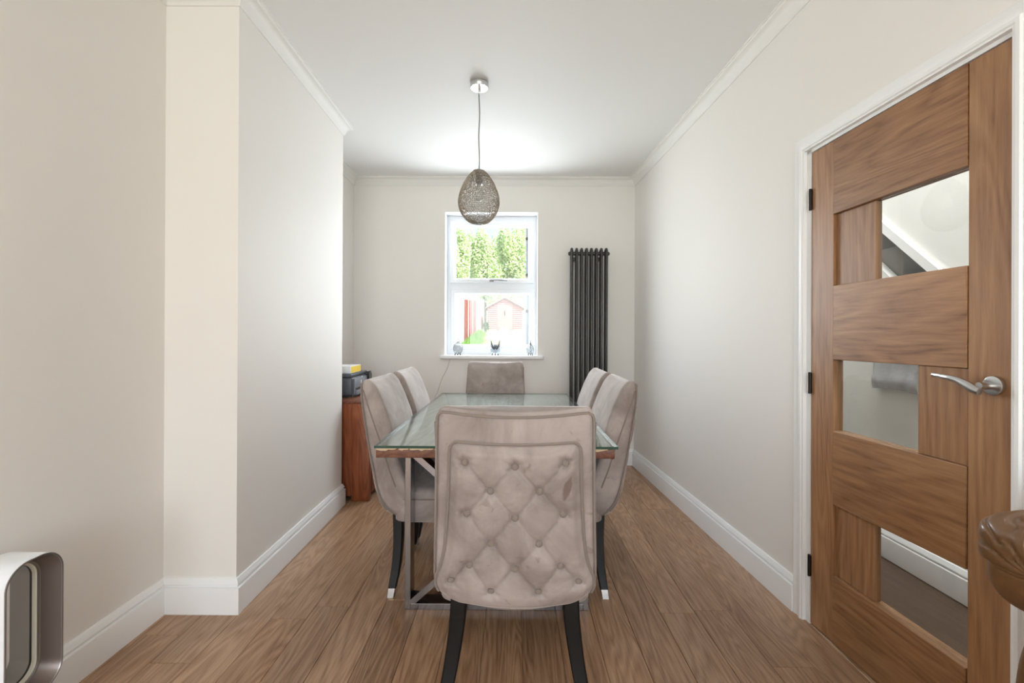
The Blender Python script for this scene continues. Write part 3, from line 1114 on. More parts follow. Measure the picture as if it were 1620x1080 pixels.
def rrect(t, w, h, r):
    """point on a rounded rectangle; a quarter of the steps go to each corner arc, the rest along the sides"""
    t = (t % 1.0) * 4
    k = int(t)
    u = t - k
    cx, cy = ((w - r, h - r), (-(w - r), h - r), (-(w - r), -(h - r)), (w - r, -(h - r)))[k]
    nx_, ny_ = ((-(w - r), h - r), (-(w - r), -(h - r)), (w - r, -(h - r)), (w - r, h - r))[k]
    a0 = k * PI / 2
    if u < .45:
        a = a0 + PI / 2 * (u / .45)
        return cx + r * math.cos(a), cy + r * math.sin(a)
    q = (u - .45) / .55
    a = a0 + PI / 2
    x0, y0 = cx + r * math.cos(a), cy + r * math.sin(a)
    x1, y1 = nx_ + r * math.cos(a), ny_ + r * math.sin(a)
    return x0 + (x1 - x0) * q, y0 + (y1 - y0) * q


def chair_meshes():
    out = {}
    # backrest body
    rings = []
    NZ = 64
    NS = 96
    for j in range(NZ + 1):
        q = j / NZ
        z = .334 + (1.0 - .334) * (1 - (1 - q) ** 1.5)
        r, f_, w = interp(REAR, z), interp(FRONT, z), interp(HW, z)
        if z > .958:
            k = (z - .958) / .042
            s = math.sqrt(max(0, 1 - k * k)) * .93 + .07
            mid = r + .030
            # keep the back edge upright, roll the front over
            f_ = mid + (f_ - mid) * s
            r = mid + (r - mid) * (s * .6 + .4)
            w = w - .022 * (1 - s)
        ring = []
        cy, hy = (r + f_) / 2, (f_ - r) / 2
        for i in range(NS):
            a = 2 * PI * i / NS
            px_, py_ = rrect(i / NS, w, hy, min(.026, hy * .85))
            x, y = px_, cy + py_
            s_ = py_ / hy
            zz = z + topdip(x) * sstep(.6, 1.0, z)
            if s_ < 0:
                y += (rear_y(x, z) - interp(REAR, z)) * min(1, -s_ * 1.6)
            if s_ > 0:     # gentle pad on the front
                y += .006 * (1 - (x / w) ** 2) * s_ * sstep(.45, .6, z) * (1 - sstep(.94, 1.0, z))
            ring.append(Vector((x, y, zz)))
        rings.append(ring)
    out['backrest'] = loft(rings)
    # tufted rear panel
    NP, NT = 96, 112
    V, F = [], []
    B = [Vector(b) for b in BTN]
    zt_, zb_ = .903, .330
    for j in range(NT + 1):
        t = j / NT
        t2 = .5 - .5 * math.cos(PI * t)
        tz = .5 * t + .5 * t2
        z = zt_ + (zb_ - zt_) * tz
        hw = interp(PHW, z)
        for i in range(NP + 1):
            s = -1 + 2 * i / NP
            s = s * (1.25 - .25 * s * s)if abs(s) < 1 else s
            x = s * hw
            p = Vector((x, z))
            de = min(hw * (1 - abs(s)), zt_ - z, (z - zb_) * .9)
            e = sstep(0, .035, de)
            puff = .006 * sstep(0, .008, de) + .020 * e
            dm = 0
            for b in B:
                d2 = (p - b).length_squared
                if d2 < .02:
                    dm += .022 * math.exp(-d2 / .013 ** 2) + .008 * math.exp(-d2 / .038 ** 2)
            cre = 0
            for a_, b_ in LINKS:
                d = seg_d(p, B[a_], B[b_])
                if d < .03:
                    cre = max(cre, 0.0075 * math.exp(-(d / .0048) ** 2) + .0035 * math.exp(-(d / .018) ** 2))
            # short radial pleats
            pl = 0
            for b in B:
                dv = p - b
                d = dv.length
                if .006 < d < .05:
                    an = math.atan2(dv.y, dv.x)
                    pl += .0022 * math.cos(an * 6 + b.x * 90 + 2.5 * noise.noise(Vector((x * 40, z * 40, 5)))) * math.exp(-((d - .02) / .016) ** 2)
            wr = noise.noise(Vector((x * 14, z * 14, 0))) * .0022
            puff = max(puff - min(dm, .0245) - cre + (pl + wr) * e, .0015)
            zz = z + topdip(x) * .8 * sstep(.6, .9, z)
            V.append(Vector((x, rear_y(x, z) - puff + .0005, zz)))
    for j in range(NT):
        for i in range(NP):
            a = j * (NP + 1) + i
            F.append((a, a + 1, a + NP + 2, a + NP + 1))
    out['tufted_panel'] = (V, F)
    # piping: edge of the back, outline of the tufted panel, side seams
    mb = MB()
    pa = []
    zs = [.98 - (.98 - .36) * i / 50 for i in range(51)]
    left = [(-(interp(HW, z) - .004), interp(REAR, z) + .004, z) for z in zs]
    top = []
    for i in range(21):
        x = -.212 + .424 * i / 20
        top.append((x, -.3285, .985 + topdip(x)))
    left = [p for p in left if p[2] < .968]
    right = [(-x, y, z) for x, y, z in left]
    bot = []
    for i in range(1, 14):
        a = i / 14
        x = -.20 + .40 * a
        z = .331 + .030 * abs(2 * a - 1) ** 2.4
        bot.append((x, rear_y(x, z) - .002, z))
    loop = left[::-1] + [(-.2235, -.3285, .9785)] + top + [(.2235, -.3285, .9785)] + right + bot[::-1]
    mb.tube(loop, .0042, 6, closed=True)
    for sgn in (-1, 1):
        mb.tube([(sgn * (interp(HW, z) + .0015), y, z) for y, z in ((-.318, .955), (-.300, .90), (-.272, .82), (-.243, .74), (-.215, .66), (-.192, .59), (-.160, .51))], .0034, 6)
    out['piping'] = (mb.v, mb.f)
    mb = MB()
    lp = []
    for z in [.40 + (.896 - .40) * i / 46 for i in range(47)]:
        lp.append((-interp(PHW, z) - .001, rear_y(interp(PHW, z), z) - .003, z))
    tp = [(-.172 + .344 * i / 16, -.331, .9035 + .8 * topdip(-.172 + .344 * i / 16)) for i in range(17)]
    lp = lp + tp + [(-x, y, z) for x, y, z in lp[::-1]]
    mb.tube(lp, .0045, 6)
    out['panel_piping'] = (mb.v, mb.f)
    # seat
    rings = []
    for (z, k) in ((.343, .955), (.347, .99), (.40, 1.0), (.455, 1.0), (.478, .985), (.492, .93), (.497, .80), (.499, .5)):
        ring = []
        for i in range(56):
            a = 2 * PI * i / 56
            c, s_ = math.cos(a), math.sin(a)
            ring.append(Vector((.252 * k * math.copysign(abs(c) ** .28, c), .045 + .225 * k * math.copysign(abs(s_) ** .28, s_), z)))
        rings.append(ring)
    out['seat'] = loft(rings)
    mb = MB()
    mb.tube([(.2535 * math.copysign(abs(math.cos(a)) ** .28, math.cos(a)), .045 + .2265 * math.copysign(abs(math.sin(a)) ** .28, math.sin(a)), .452) for a in [2 * PI * i / 72 for i in range(72)]], .0036, 6, closed=True)
    out['seat_piping'] = (mb.v, mb.f)
    return out


def leg_rings(pts):
    rings = []
    for (x, y, z, wx, wy) in pts:
        b = .004
        rings.append([Vector((x + a * wx / 2, y + c * wy / 2, z)) for a, c in ((-1, -.8), (-.8, -1), (.8, -1), (1, -.8), (1, .8), (.8, 1), (-.8, 1), (-1, .8))])
    return rings


REARLEG = [(.2, -.181, .0, .040, .032), (.2, -.176, .038, .042, .035), (.2, -.168, .09, .045, .038), (.2, -.161, .15, .047, .040), (.2, -.158, .25, .050, .043), (.2, -.161, .362, .052, .047)]


def smooth_leg(sgn, z0, z1, n):
    tx = [(p[2], p[0]) for p in [(.236, 0, .0), (.228, 0, .04), (.213, 0, .10), (.196, 0, .20), (.184, 0, .30), (.180, 0, .372)]]
    ty = [(p[2], p[1]) for p in REARLEG]
    twx = [(p[2], p[3]) for p in REARLEG]
    twy = [(p[2], p[4]) for p in REARLEG]
    rows = []
    for i in range(n + 1):
        z = z0 + (z1 - z0) * i / n
        zc = min(z, .362)
        rows.append((sgn * interp(tx, z), interp(ty, zc), z, interp(twx, zc), interp(twy, zc)))
    return leg_rings(rows)


def make_chair():
    root = thing('dining_chair', 'taupe velvet dining chair with buttoned back standing nearest, at the near table end', 'chair', (0, 0, 0), 0, 'velvet dining chairs around the table')
    g = chair_meshes()
    back = MB().add(*g['backrest']).obj('backrest', M['velvet'], root, angle=60)
    MB().add(*g['seat']).obj('seat', M['velvet'], root, angle=60)
    pn = mesh('tufted_panel', g['tufted_panel'][0], g['tufted_panel'][1], M['velvet'], root, smooth=True)
    MB().add(*g['piping']).obj('piping', M['piping'], root)
    MB().add(*g['panel_piping']).obj('panel_piping', M['piping'], root)
    MB().add(*g['seat_piping']).obj('seat_piping', M['piping'], root)
    v, f = lathe([(.001, -.002), (.0105, -.001), (.0115, .002), (.009, .0055), (.004, .0072), (.0008, .0075)], 18)
    b0 = None
    for (x, z) in BTN:
        y = rear_y(x, z) - .002
        if b0 is None:
            b0 = MB().add([Vector((p.x, -p.z, p.y)) for p in v], f).obj('button', M['piping'], pn)
            b = b0
        else:
            b = b0.copy()
            COL.objects.link(b)
        b.parent = pn
        b.location = (x, y, z + topdip(x) * .8 * sstep(.6, .9, z))
        b.rotation_euler = ((-.16 if z > .6 else .1) if z > .47 else .5, 0, 0)
    for sgn in (-1, 1):
        v2, f2 = loft(smooth_leg(sgn, .038, .372, 14))
        lg = MB().add(v2, f2).obj('leg', M['black'], root, angle=30)
        v2, f2 = loft(smooth_leg(sgn, .0, .040, 3))
        v2 = [Vector(((p.x - sgn * .2325) * 1.06 + sgn * .2325, (p.y + .178) * 1.05 - .178, p.z)) for p in v2]
        MB().add(v2, f2).obj('leg_cap', M['nickel'], lg, angle=30)
        rows = [(sgn * .236, .222, z, .026 + .045 * z, .030 + .045 * z) for z in (.038, .15, .25, .35)]
        v2, f2 = loft(leg_rings(rows))
        lg = MB().add(v2, f2).obj('leg', M['black'], root, angle=30)
        rows = [(sgn * .236, .222, z, .029, .029) for z in (.0, .04)]
        v2, f2 = loft(leg_rings(rows))
        MB().add(v2, f2).obj('leg_cap', M['nickel'], lg, angle=30)
    return root


chair = make_chair()
pan0 = [c for c in chair.children if c.name.startswith('tufted_panel')][0]
stained = velvet('taupe_velvet_marked', (.151, -.3, .765))
chair.location = (.010, 1.675, 0)
chair.rotation_euler = (0, 0, math.radians(-.6))
spots = [
    (-.382, 2.400, -90, 'taupe velvet dining chair on the sideboard side, nearer of the two there'),
    (-.382, 2.945, -90, 'taupe velvet dining chair on the sideboard side, farther one, nearest the printer'),
    (.250, 2.400, 90, 'taupe velvet dining chair on the door side of table, nearer of the two there'),
    (.252, 2.945, 90, 'taupe velvet dining chair on the door side, farther one, in front of radiator'),
    (-.147, 3.585, 180, 'taupe velvet dining chair at the far table end, under the window sill'),
]
for x, y, a, lab in spots:
    c = copy_tree(chair)
    c.location = (x, y, 0)
    c.rotation_euler = (0, 0, math.radians(a))
    c['label'] = lab

pan0.material_slots[0].link = 'OBJECT'
pan0.material_slots[0].material = stained

# ------------------------------------------------------------------ sideboard, printer, carton
SBX0, SBX1, SBY0, SBY1 = -1.497, -1.050, 3.402, 4.390
sb = thing('sideboard', 'red brown hardwood sideboard in the alcove behind the chimney breast', 'sideboard', (0, 0, 0))
box('top', SBX0, SBX1 + .006, SBY0 - .004, SBY1, .712, .745, M['sheesham_h'], sb, bev=.003)
box('carcass', SBX0 + .012, SBX1 - .012, SBY0 + .010, SBY1 - .01, .035, .712, M['sheesham'], sb)
for (x0, x1, y0, y1) in ((SBX1 - .130, SBX1, SBY0, SBY0 + .045), (SBX0, SBX0 + .130, SBY0, SBY0 + .045), (SBX1 - .05, SBX1, SBY1 - .05, SBY1), (SBX0, SBX0 + .05, SBY1 - .05, SBY1)):
    box('leg', x0, x1, y0, y1, 0, .712, M['sheesham'], sb, bev=.003)
box('end_panel', SBX0 + .13, SBX1 - .13, SBY0 + .006, SBY0 + .02, .036, .712, M['sheesham'], sb)
for k in range(2):
    y0 = SBY0 + .05 + k * .443
    dr = box('door', SBX1 - .012, SBX1 + .002, y0 + .003, y0 + .438, .045, .50, M['sheesham'], sb, bev=.002)
    kb = MB()
    v, f = lathe([(.001, 0), (.006, 0), (.006, .012), (.013, .018), (.012, .026), (.001, .028)], 16)
    kb.add([Vector((SBX1 + .002 + p.z, y0 + (.40 if k == 0 else .04) + p.x, .30 + p.y)) for p in v], f)
    kb.obj('knob', M['hinge'], dr)
    dw = box('drawer', SBX1 - .012, SBX1 + .002, y0 + .003, y0 + .438, .51, .70, M['sheesham'], sb, bev=.002)
    kb = MB().add([Vector((SBX1 + .002 + p.z, y0 + .22 + p.x, .605 + p.y)) for p in v], f)
    kb.obj('knob', M['hinge'], dw)

M['p_dark'] = plain('printer_dark_grey', lin(66, 70, 80), 0.4)
M['p_mid'] = plain('printer_slate_grey', lin(112, 116, 124), 0.42)
M['p_black'] = plain('printer_black', lin(22, 22, 24), 0.35)
pr_ = thing('printer', 'dark grey desktop printer on the sideboard behind the chimney breast', 'printer', (-1.345, 3.70, .745), math.radians(2))
bm = bmesh.new()
bbox(bm, -.14, .13, -.215, .215, .012, .150, .012, 3)
from_bm('body', bm, M['p_dark'], pr_, True, 40)
box('base', -.135, .128, -.21, .21, 0.0, .014, M['p_black'], pr_)
bm = bmesh.new()
bbox(bm, -.142, .12, -.217, .217, .150, .178, .008, 3)
from_bm('scanner_lid', bm, M['p_dark'], pr_, True, 40)
fp = box('front_panel', .128, .140, -.185, .205, .016, .140, M['p_mid'], pr_, bev=.004)
box('paper_slot', .1395, .1415, -.165, .17, .052, .068, M['p_black'], fp)
box('paper_tray', .128, .150, -.165, .17, .016, .050, M['p_mid'], pr_, bev=.003)
box('sticker', .1395, .1412, -.03, -.012, .088, .118, plain('sticker_white', lin(226, 226, 214), 0.5), fp)
box('indicator', .1395, .1412, -.015, .01, .140, .146, plain('label_pale', lin(220, 220, 220), 0.5), pr_)
cp = MB()
cp.tube([(.12, .19, .130), (.155, .19, .130)], .042, 20)
cp.obj('control_knob', M['p_black'], pr_)
mb = MB()
mb.tube([(.150, .20 + .05 * math.cos(a) * .6, .135 + .036 * math.sin(a)) for a in [2 * PI * i / 24 for i in range(24)]], .006, 6, closed=True)
mb.obj('carry_loop', M['p_dark'], pr_)

ct = thing('carton', 'small white carton with a yellow side lying on top of the printer', 'box', (-1.335, 3.645, .9235), math.radians(1))
cm = plain('carton_white', lin(228, 230, 232), 0.5)
cy_m = plain('carton_yellow', lin(236, 200, 50), 0.45)
box('carton_body', -.115, .100, -.125, .125, 0, .056, cm, ct, bev=.002, seg=1, smooth=False)
box('yellow_side', .100, .1012, -.112, .122, .004, .052, cy_m, ct)['label'] = 'yellow printed side'

# ------------------------------------------------------------------ bladeless fan at the left
fan = thing('fan_heater', 'white and silver bladeless fan heater standing by the left wall', 'heater', (-1.310, 1.2775, 0))
M['fan_white'] = plain('fan_white', lin(232, 234, 238), 0.3)
M['fan_silver'] = plain('fan_silver', lin(150, 146, 142), 0.28, metal=0.7)
M['fan_iron'] = plain('fan_iron', lin(120, 108, 102), 0.35, metal=0.5)
M['fan_slot'] = plain('fan_cream', lin(222, 220, 208), 0.4)
M['fan_dark'] = plain('fan_dark', lin(28, 27, 28), 0.4)


def stadium(ins, x, n=14):
    hw, z0, z1 = .0785 - ins, .205 + ins, .592 - ins
    r = min(hw, .062 - ins * .6)
    r = max(r, .01)
    pts = []
    for (cy, cz, a0) in ((hw - r, z1 - r, 0), (-(hw - r), z1 - r, PI / 2), (-(hw - r), z0 + r, PI), (hw - r, z0 + r, 3 * PI / 2)):
        for i in range(n + 1):
            a = a0 + PI / 2 * i / n
            pts.append(Vector((x, cy + r * math.cos(a), cz + r * math.sin(a))))
    return pts


def ringset(name, prof, mat):
    v, f = loft([stadium(i, x) for i, x in prof], cap=False)
    return MB().add(v, f).obj(name, mat, fan, angle=30)


ringset('outer_shell', [(.001, -.004), (.0, -.010), (.0, -.11), (.006, -.128), (.026, -.130)], M['fan_white'])
ringset('front_rim', [(.001, -.004), (.0005, .0), (.0035, .0), (.0045, -.003)], M['fan_silver'])
ringset('inner_flare', [(.0045, -.003), (.014, -.030), (.021, -.046)], M['fan_iron'])
ringset('step_ring', [(.021, -.046), (.0235, -.047), (.0255, -.052)], M['fan_silver'])
ringset('air_slot', [(.0255, -.052), (.0285, -.054), (.0300, -.062)], M['fan_slot'])
ringset('slot_gap', [(.0300, -.062), (.0305, -.068)], M['fan_dark'])
ringset('throat', [(.0305, -.068), (.0305, -.100), (.026, -.130)], M['fan_silver'])
v, f = lathe([(.001, 0), (.098, 0), (.102, .006), (.100, .02), (.075, .14), (.070, .19), (.052, .207), (.001, .207)], 36)
MB().add([p + Vector((-.06, 0, 0)) for p in v], f).obj('base', M['fan_silver'], fan, angle=30)

# ------------------------------------------------------------------ leather armchair at the right edge
M['leather'] = plain('brown_leather', lin(106, 75, 46), 0.33, noise_amt=0.25, noise_scale=9, bump=0.25, bump_scale=120, bump_dist=0.001, coat=0.15)
arm = thing('leather_armchair', 'creased brown leather armchair at the right edge, in front of the door', 'armchair', (0, 0, 0))


def pillow(name, c, h, ex=(.55, .55), crease=None, seg=(72, 48), drop=None):
    V, F = [], []
    nu_, nv_ = seg
    sg = lambda v, e: math.copysign(abs(v) ** e, v)
    for j in range(nv_ + 1):
        ph = -PI / 2 + PI * j / nv_
        for i in range(nu_):
            th = 2 * PI * i / nu_
            d = Vector((sg(math.cos(ph), ex[0]) * sg(math.cos(th), ex[1]), sg(math.cos(ph), ex[0]) * sg(math.sin(th), ex[1]), sg(math.sin(ph), ex[0])))
            p = Vector((d.x * h[0], d.y * h[1], d.z * h[2]))
            n = Vector((d.x / h[0], d.y / h[1], d.z / h[2])).normalized()
            if crease:
                p += n * crease(p)
            V.append(p + Vector(c))
    for j in range(nv_):
        for i in range(nu_):
            k = (i + 1) % nu_
            F.append((j * nu_ + i, j * nu_ + k, (j + 1) * nu_ + k, (j + 1) * nu_ + i))
    return MB().add(V, F).obj(name, M['leather'], arm, angle=80)


def folds(p):
    # radiating folds gathered towards the tuck in the lower middle of the pillow
    g = p - Vector((-.20, -.045, -.030))
    d = g.length
    a = math.atan2(g.z, g.y) + 1.5 * g.x + .16 * noise.noise(p * 18)
    s = math.sin(a * 8.5 + .6)
    return -.0062 * math.exp(-(s / .38) ** 2) * sstep(.010, .035, d) * sstep(.17, .09, d) - .006 * math.exp(-(d / .022) ** 2) + .0012 * noise.noise(p * 26)


def folds2(p):
    return .006 * noise.noise(Vector((p.x * 14, p.y * 14, p.z * 5))) - .005 * max(0, math.sin(p.z * 34 + p.x * 22 + 3 * noise.noise(p * 9))) ** 6


pillow('headrest', (1.100, .850, .815), (.207, .085, .061), (.5, .5), folds, (420, 220))
pillow('head_roll', (1.097, .852, .766), (.197, .082, .105), (.95, .7), folds2, (96, 64))
pillow('backrest', (1.120, .850, .50), (.165, .075, .20), (.7, .6), folds2)
pillow('seat_cushion', (1.060, .50, .40), (.19, .26, .085), (.6, .6), folds2)
for sx in (-1, 1):
    pillow('armrest', (1.060 + sx * .20, .50, .50), (.045, .26, .05), (.7, .6), folds2)
v, f = lathe([(.001, 0), (.22, 0), (.225, .012), (.215, .028), (.04, .04), (.03, .06), (.03, .33), (.001, .33)], 36)
MB().add([p + Vector((1.06, .56, 0)) for p in v], f).obj('pedestal', M['black'], arm, angle=35)

# ------------------------------------------------------------------ garden beyond the window
M['lawn'] = plain('glare_pale_lawn', lin(206, 206, 170), 0.9, noise_amt=0.15, noise_scale=3)  # lawn colour paled to stand in for overexposed sunlit grass
M['leafm'] = None


def leaf_mat(name, col, col2):
    m, nt, b = new_mat(name)
    L = nt.links.new
    gi = N(nt, 'ShaderNodeNewGeometry')
    mx = N(nt, 'ShaderNodeMixRGB')
    mx.inputs[1].default_value = col
    mx.inputs[2].default_value = col2
    L(gi.outputs['Random Per Island'], mx.inputs[0])
    L(mx.outputs[0], b.inputs['Base Color'])
    b.inputs['Roughness'].default_value = 0.5
    tr = N(nt, 'ShaderNodeBsdfTranslucent')
    L(mx.outputs[0], tr.inputs[0])
    ms = N(nt, 'ShaderNodeMixShader')
    ms.inputs[0].default_value = 0.4
    L(b.outputs[0], ms.inputs[1])
    L(tr.outputs[0], ms.inputs[2])
    L(ms.outputs[0], nt.nodes['Material Output'].inputs['Surface'])
    return m


M['leaf'] = leaf_mat('hazed_leaf_green', lin(166, 192, 138), lin(234, 240, 214))  # tree leaf tones paled to carry the glare haze over the view
M['leaf_dark'] = leaf_mat('leaf_dark_green', lin(40, 80, 44), lin(74, 112, 62))
M['grass'] = leaf_mat('grass_green', lin(78, 128, 48), lin(128, 168, 78))
M['bark'] = plain('tree_bark', lin(92, 76, 60), 0.9, noise_amt=.3, noise_scale=20)
M['fence_red'] = plain('red_fence_stain', lin(120, 60, 56), 0.75, noise_amt=0.3, noise_scale=18)
M['fence_pale'] = plain('glare_fence_pale_posts', lin(196, 186, 180), 0.8, noise_amt=0.15, noise_scale=18)  # far boards whitened to stand in for overexposure; posts are pale themselves
M['shed'] = plain('faded_red_boards', lin(140, 98, 97), 0.8, noise_amt=0.2, noise_scale=10)
M['felt'] = plain('roof_felt', lin(110, 106, 104), 0.9)
M['render'] = plain('white_masonry', lin(226, 228, 232), 0.8, noise_amt=.05, noise_scale=6)


def gz(y):
    return -.05 + max(0, (y - 5.0)) * .0765


gv, gf = [], []
ys = [4.66, 5.5, 8, 12, 18, 24, 30, 40, 70]
for y in ys:
    for x in (-30, -1.9, -1.0, 30):
        gv.append((x, y, gz(min(y, 32))))
for j in range(len(ys) - 1):
    for i in range(3):
        a = j * 4 + i
        gf.append((a, a + 1, a + 5, a + 4))
struct(mesh('ground', gv, gf, M['lawn']))
struct(mesh('ground_front', [(-40, -40, -.2), (40, -40, -.2), (40, 4.6, -.2), (-40, 4.6, -.2)], [(0, 1, 2, 3)], M['lawn']))

# boundary fence: every board a part
FXX = -1.92


def fence(name, y0, y1, mat, label, step=.155, seed=1):
    r = random.Random(seed)
    t = thing(name, label, 'fence', (FXX, y0, gz(y0)))
    y = 0.0
    base = None
    while y < y1 - y0:
        if base is None:
            b = box('board', -.011, .011, .0, step - .012, -.04, 1.72, mat, t)
            base = b
        else:
            b = base.copy()
            COL.objects.link(b)
            b.parent = t
        b.location = (r.uniform(-.008, .008), y, gz(y0 + y) - gz(y0) + r.uniform(-.015, .015))
        y += step
    n = max(2, round((y1 - y0) / 1.9))
    for i in range(n + 1):
        yy = (y1 - y0) * i / n
        box('post', -.10, .026, yy - .05, yy + .05, gz(y0 + yy) - gz(y0) - .06, gz(y0 + yy) - gz(y0) + 1.78, M['fence_pale'], t)
    for h in (.35, 1.35):
        v = [(-.05, 0, h), (-.05, y1 - y0, h + gz(y1) - gz(y0)), (-.012, y1 - y0, h + gz(y1) - gz(y0)), (-.012, 0, h)]
        v += [(a, b_, c + .08) for a, b_, c in v]
        mesh('rail', v, [(0, 1, 2, 3), (7, 6, 5, 4), (0, 4, 5, 1), (1, 5, 6, 2), (2, 6, 7, 3), (3, 7, 4, 0)], mat, t)
    return t


fence('garden_fence', 17.6, 23.8, M['fence_red'], 'red stained board fence along the left of the garden, seen through the window', seed=1)
fence('garden_fence', 24.05, 30.0, M['fence_pale'], 'board fence paled for glare, continuing beyond the red fence towards the shed', seed=2)
mb = MB()
mb.box(-1.98, -1.86, 14.6, 17.5, gz(14.6) - .1, 2.95)
tag(mb.obj('garden_wall', M['render'], smooth=False), 'white garden wall standing before the near end of the red fence', 'wall')
mb = MB()
mb.box(.33, .55, 5.0, 10.6, -.1, 4.2)
tag(mb.obj('boundary_wall', M['render'], smooth=False), 'tall white boundary wall at the right edge of the window view', 'wall')
pp_ = thing('drainpipe', 'grey drainpipe on the white boundary wall at the right of the window view', 'pipe', (.30, 10.3, gz(10.3)))
mb = MB()
mb.tube([(0, 0, 0), (0, 0, 3.7)], .03, 10)
mb.obj('pipe', plain('pipe_grey', lin(150, 158, 176), .5), pp_)
for z in (.6, 1.4, 2.2, 3.0):
    mb = MB()
    mb.tube([(0, 0, z), (0, 0, z + .06)], .038, 10)
    mb.box(-.02, .031, -.04, .04, z + .01, z + .05)
    mb.obj('clip', M['anthracite'], pp_)

# shed
SHY, SHX0, SHX1 = 27.0, -1.52, .52
sz = gz(SHY)
shed = thing('garden_shed', 'faded red timber shed with a pitched roof at the garden end', 'shed', ((SHX0 + SHX1) / 2, SHY, sz))
hw = (SHX1 - SHX0) / 2
EAV, PEAK = 1.30, 1.86
wl = [(-hw, 0), (hw, 0), (hw, EAV), (0, PEAK), (-hw, EAV)]
v = [(a, .03, b) for a, b in wl] + [(a, 2.4, b) for a, b in wl]
mesh('shed_wall', v, [(4, 3, 2, 1, 0), (5, 6, 7, 8, 9), (0, 1, 6, 5), (1, 2, 7, 6), (2, 3, 8, 7), (3, 4, 9, 8), (4, 0, 5, 9)], M['shed'], shed)
mb = MB()
z = .02
while z < PEAK - .08:
    half = hw if z + .1 < EAV else hw * (PEAK - z - .1) / (PEAK - EAV)
    for (a, b) in ((-half, -.46), (.46, half)) if z < 1.5 else ((-half, half),):
        if b - a > .02:
            vv = [(a, .03, z), (b, .03, z), (b, -.03, z), (a, -.03, z), (a, .03, z + .11), (b, .03, z + .11), (b, .012, z + .11), (a, .012, z + .11)]
            mb.add(vv, [(0, 1, 2, 3), (3, 2, 6, 7), (0, 3, 7, 4), (1, 5, 6, 2), (4, 7, 6, 5)])
    z += .115
mb.obj('cladding', M['shed'], shed, smooth=False)['kind'] = 'stuff'
for s in (-1, 1):
    dd = bpy.data.objects.new('door', None)
    COL.objects.link(dd)
    dd.parent = shed
    for k in range(4):
        x0 = s * (.005 + k * .112)
        x1 = s * (.005 + k * .112 + .106)
        box('door_board', min(x0, x1), max(x0, x1), -.02, .02, .03, 1.5, M['shed'], dd)
box('hasp', -.03, .03, -.035, -.02, .85, 1.1, M['hinge'], shed)
for s in (-1, 1):
    dx_, dz_ = hw + .12, (PEAK - EAV) * (hw + .12) / hw
    v = [(0, -.12, PEAK + .01), (s * dx_, -.12, PEAK - dz_ + .01), (s * dx_, 2.5, PEAK - dz_ + .01), (0, 2.5, PEAK + .01)]
    v += [(a, b, c + .05) for a, b, c in v]
    mesh('roof', v, [(0, 1, 2, 3), (7, 6, 5, 4), (0, 4, 5, 1), (1, 5, 6, 2), (2, 6, 7, 3), (3, 7, 4, 0)], M['felt'], shed)
box('step_block', -.25, .25, -.3, -.05, -.02, .06, M['render'], shed)


def leaves(name, c, rad, n, size, mat, parent, seed, clumps=26):
    r = random.Random(seed)
    cs = []
    for _ in range(clumps):
        d = Vector((r.gauss(0, 1), r.gauss(0, 1), r.gauss(0, 1))).normalized() * r.uniform(.35, .95)
        cs.append((Vector((d.x * rad[0], d.y * rad[1], d.z * rad[2])), r.uniform(.22, .42)))
    V, F = [], []
    for i in range(n):
        cc, cr = r.choice(cs)
        d = Vector((r.gauss(0, 1), r.gauss(0, 1), r.gauss(0, 1))).normalized() * (r.random() ** .4) * cr
        p = Vector(c) + cc + Vector((d.x * rad[0], d.y * rad[1], d.z * rad[2]))
        a = Vector((r.gauss(0, 1), r.gauss(0, 1), r.gauss(0, 1))).normalized()
        b = a.cross(Vector((r.gauss(0, 1), r.gauss(0, 1), r.gauss(0, 1)))).normalized()
        s = size * r.uniform(.6, 1.3)
        k = len(V)
        V += [p - a * s, p + b * s * .5, p + a * s, p - b * s * .5]
        F.append((k, k + 1, k + 2, k + 3))
    return mesh(name, V, F, mat, parent)


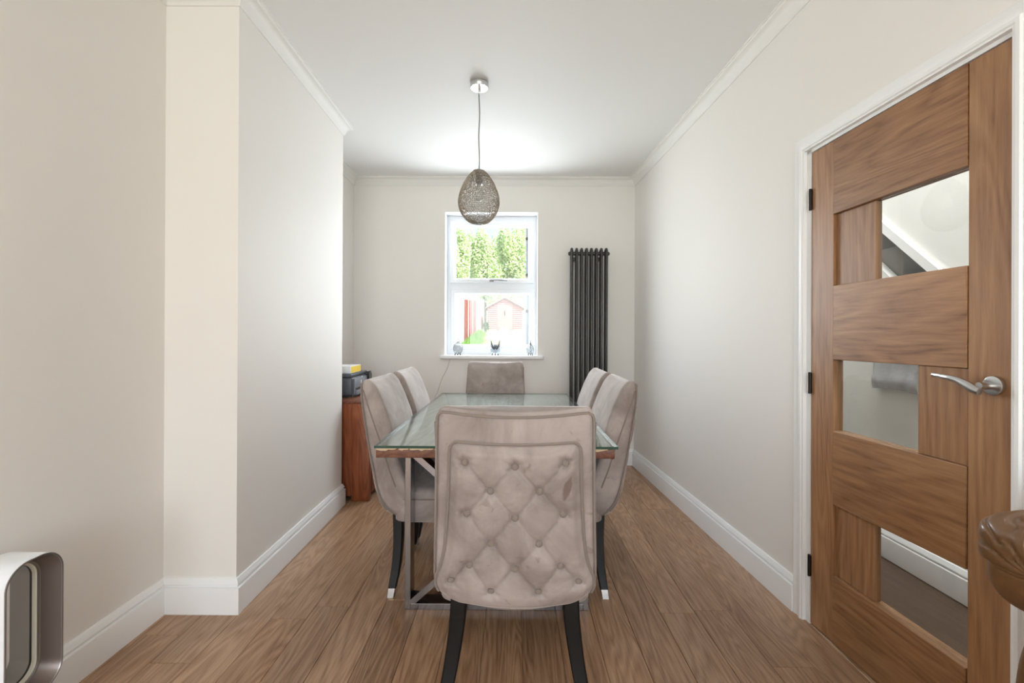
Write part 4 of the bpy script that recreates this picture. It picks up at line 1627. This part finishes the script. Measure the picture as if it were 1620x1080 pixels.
TREES = [(-4.45, 33.0, 4.4, 1.5, 3.5, 'haze paled leafy tree rising behind the far end of the garden fence'),
         (-.22, 33.2, 4.4, 1.5, 3.4, 'broad leafy tree directly behind the shed roof'),
         (4.0, 33.0, 4.2, 1.5, 3.4, 'leafy tree beyond the shed, hidden mostly by the white boundary wall'),
         (-2.45, 38.4, 5.0, 1.5, 3.9, 'taller leafy tree farther back, left of the one behind the shed'),
         (1.85, 38.4, 4.9, 1.5, 3.8, 'taller leafy tree farther back, right of the one behind the shed')]
for i, (x, y, h, rx, rz, lab) in enumerate(TREES):
    t = thing('tree', lab, 'tree', (x, y, gz(32)), 0, 'trees beyond the garden shed')
    mb = MB()
    mb.tube([(0, 0, -.2), (.08, .05, h * .45), (-.05, .1, h)], [.22, .16, .06], 9)
    for k in range(4):
        a = k * 1.7 + i
        mb.tube([(.03, .06, h * .5), (math.cos(a) * rx * .5, math.sin(a) * rx * .5, h * .8)], [.08, .02], 6)
    mb.obj('trunk', M['bark'], t)
    fo = leaves('foliage', (0, 0, h), (rx, rx, rz), 24000, .105, M['leaf'], t, 40 + i, 34)
    fo['kind'] = 'stuff'
bs = thing('bush', 'small dark green bush at the foot of the fence near the shed', 'bush', (-1.42, 24.0, gz(24)))
leaves('foliage', (0, 0, .34), (.17, .2, .36), 900, .05, M['leaf_dark'], bs, 77, 14)['kind'] = 'stuff'
mb = MB()
mb.tube([(0, 0, -.05), (.02, 0, .3)], [.02, .01], 6)
mb.obj('stem', M['bark'], bs)
# long grass along the fence
r = random.Random(9)
V, F = [], []
for i in range(5200):
    y = 13 + 12.5 * r.random()
    wdt = .95 * (1 - (y - 13) / 16)
    x = FXX + .12 + abs(r.gauss(0, .5)) * wdt
    if y > 23.6 and x > -1.8:
        continue
    z = gz(y)
    h = r.uniform(.12, .34) * (1.0 if x < -1.5 else .6)
    a = r.uniform(0, 2 * PI)
    dx_, dy_ = math.cos(a) * .018, math.sin(a) * .018
    lx, ly = abs(r.gauss(0, .06)) - .02, r.gauss(0, .06)
    k = len(V)
    V += [(x - dx_, y - dy_, z), (x + dx_, y + dy_, z), (x + lx, y + ly, z + h)]
    F.append((k, k + 1, k + 2))
tag(mesh('grass', V, F, M['grass']), 'long green grass growing along the foot of the garden fence', 'grass', kind='stuff')
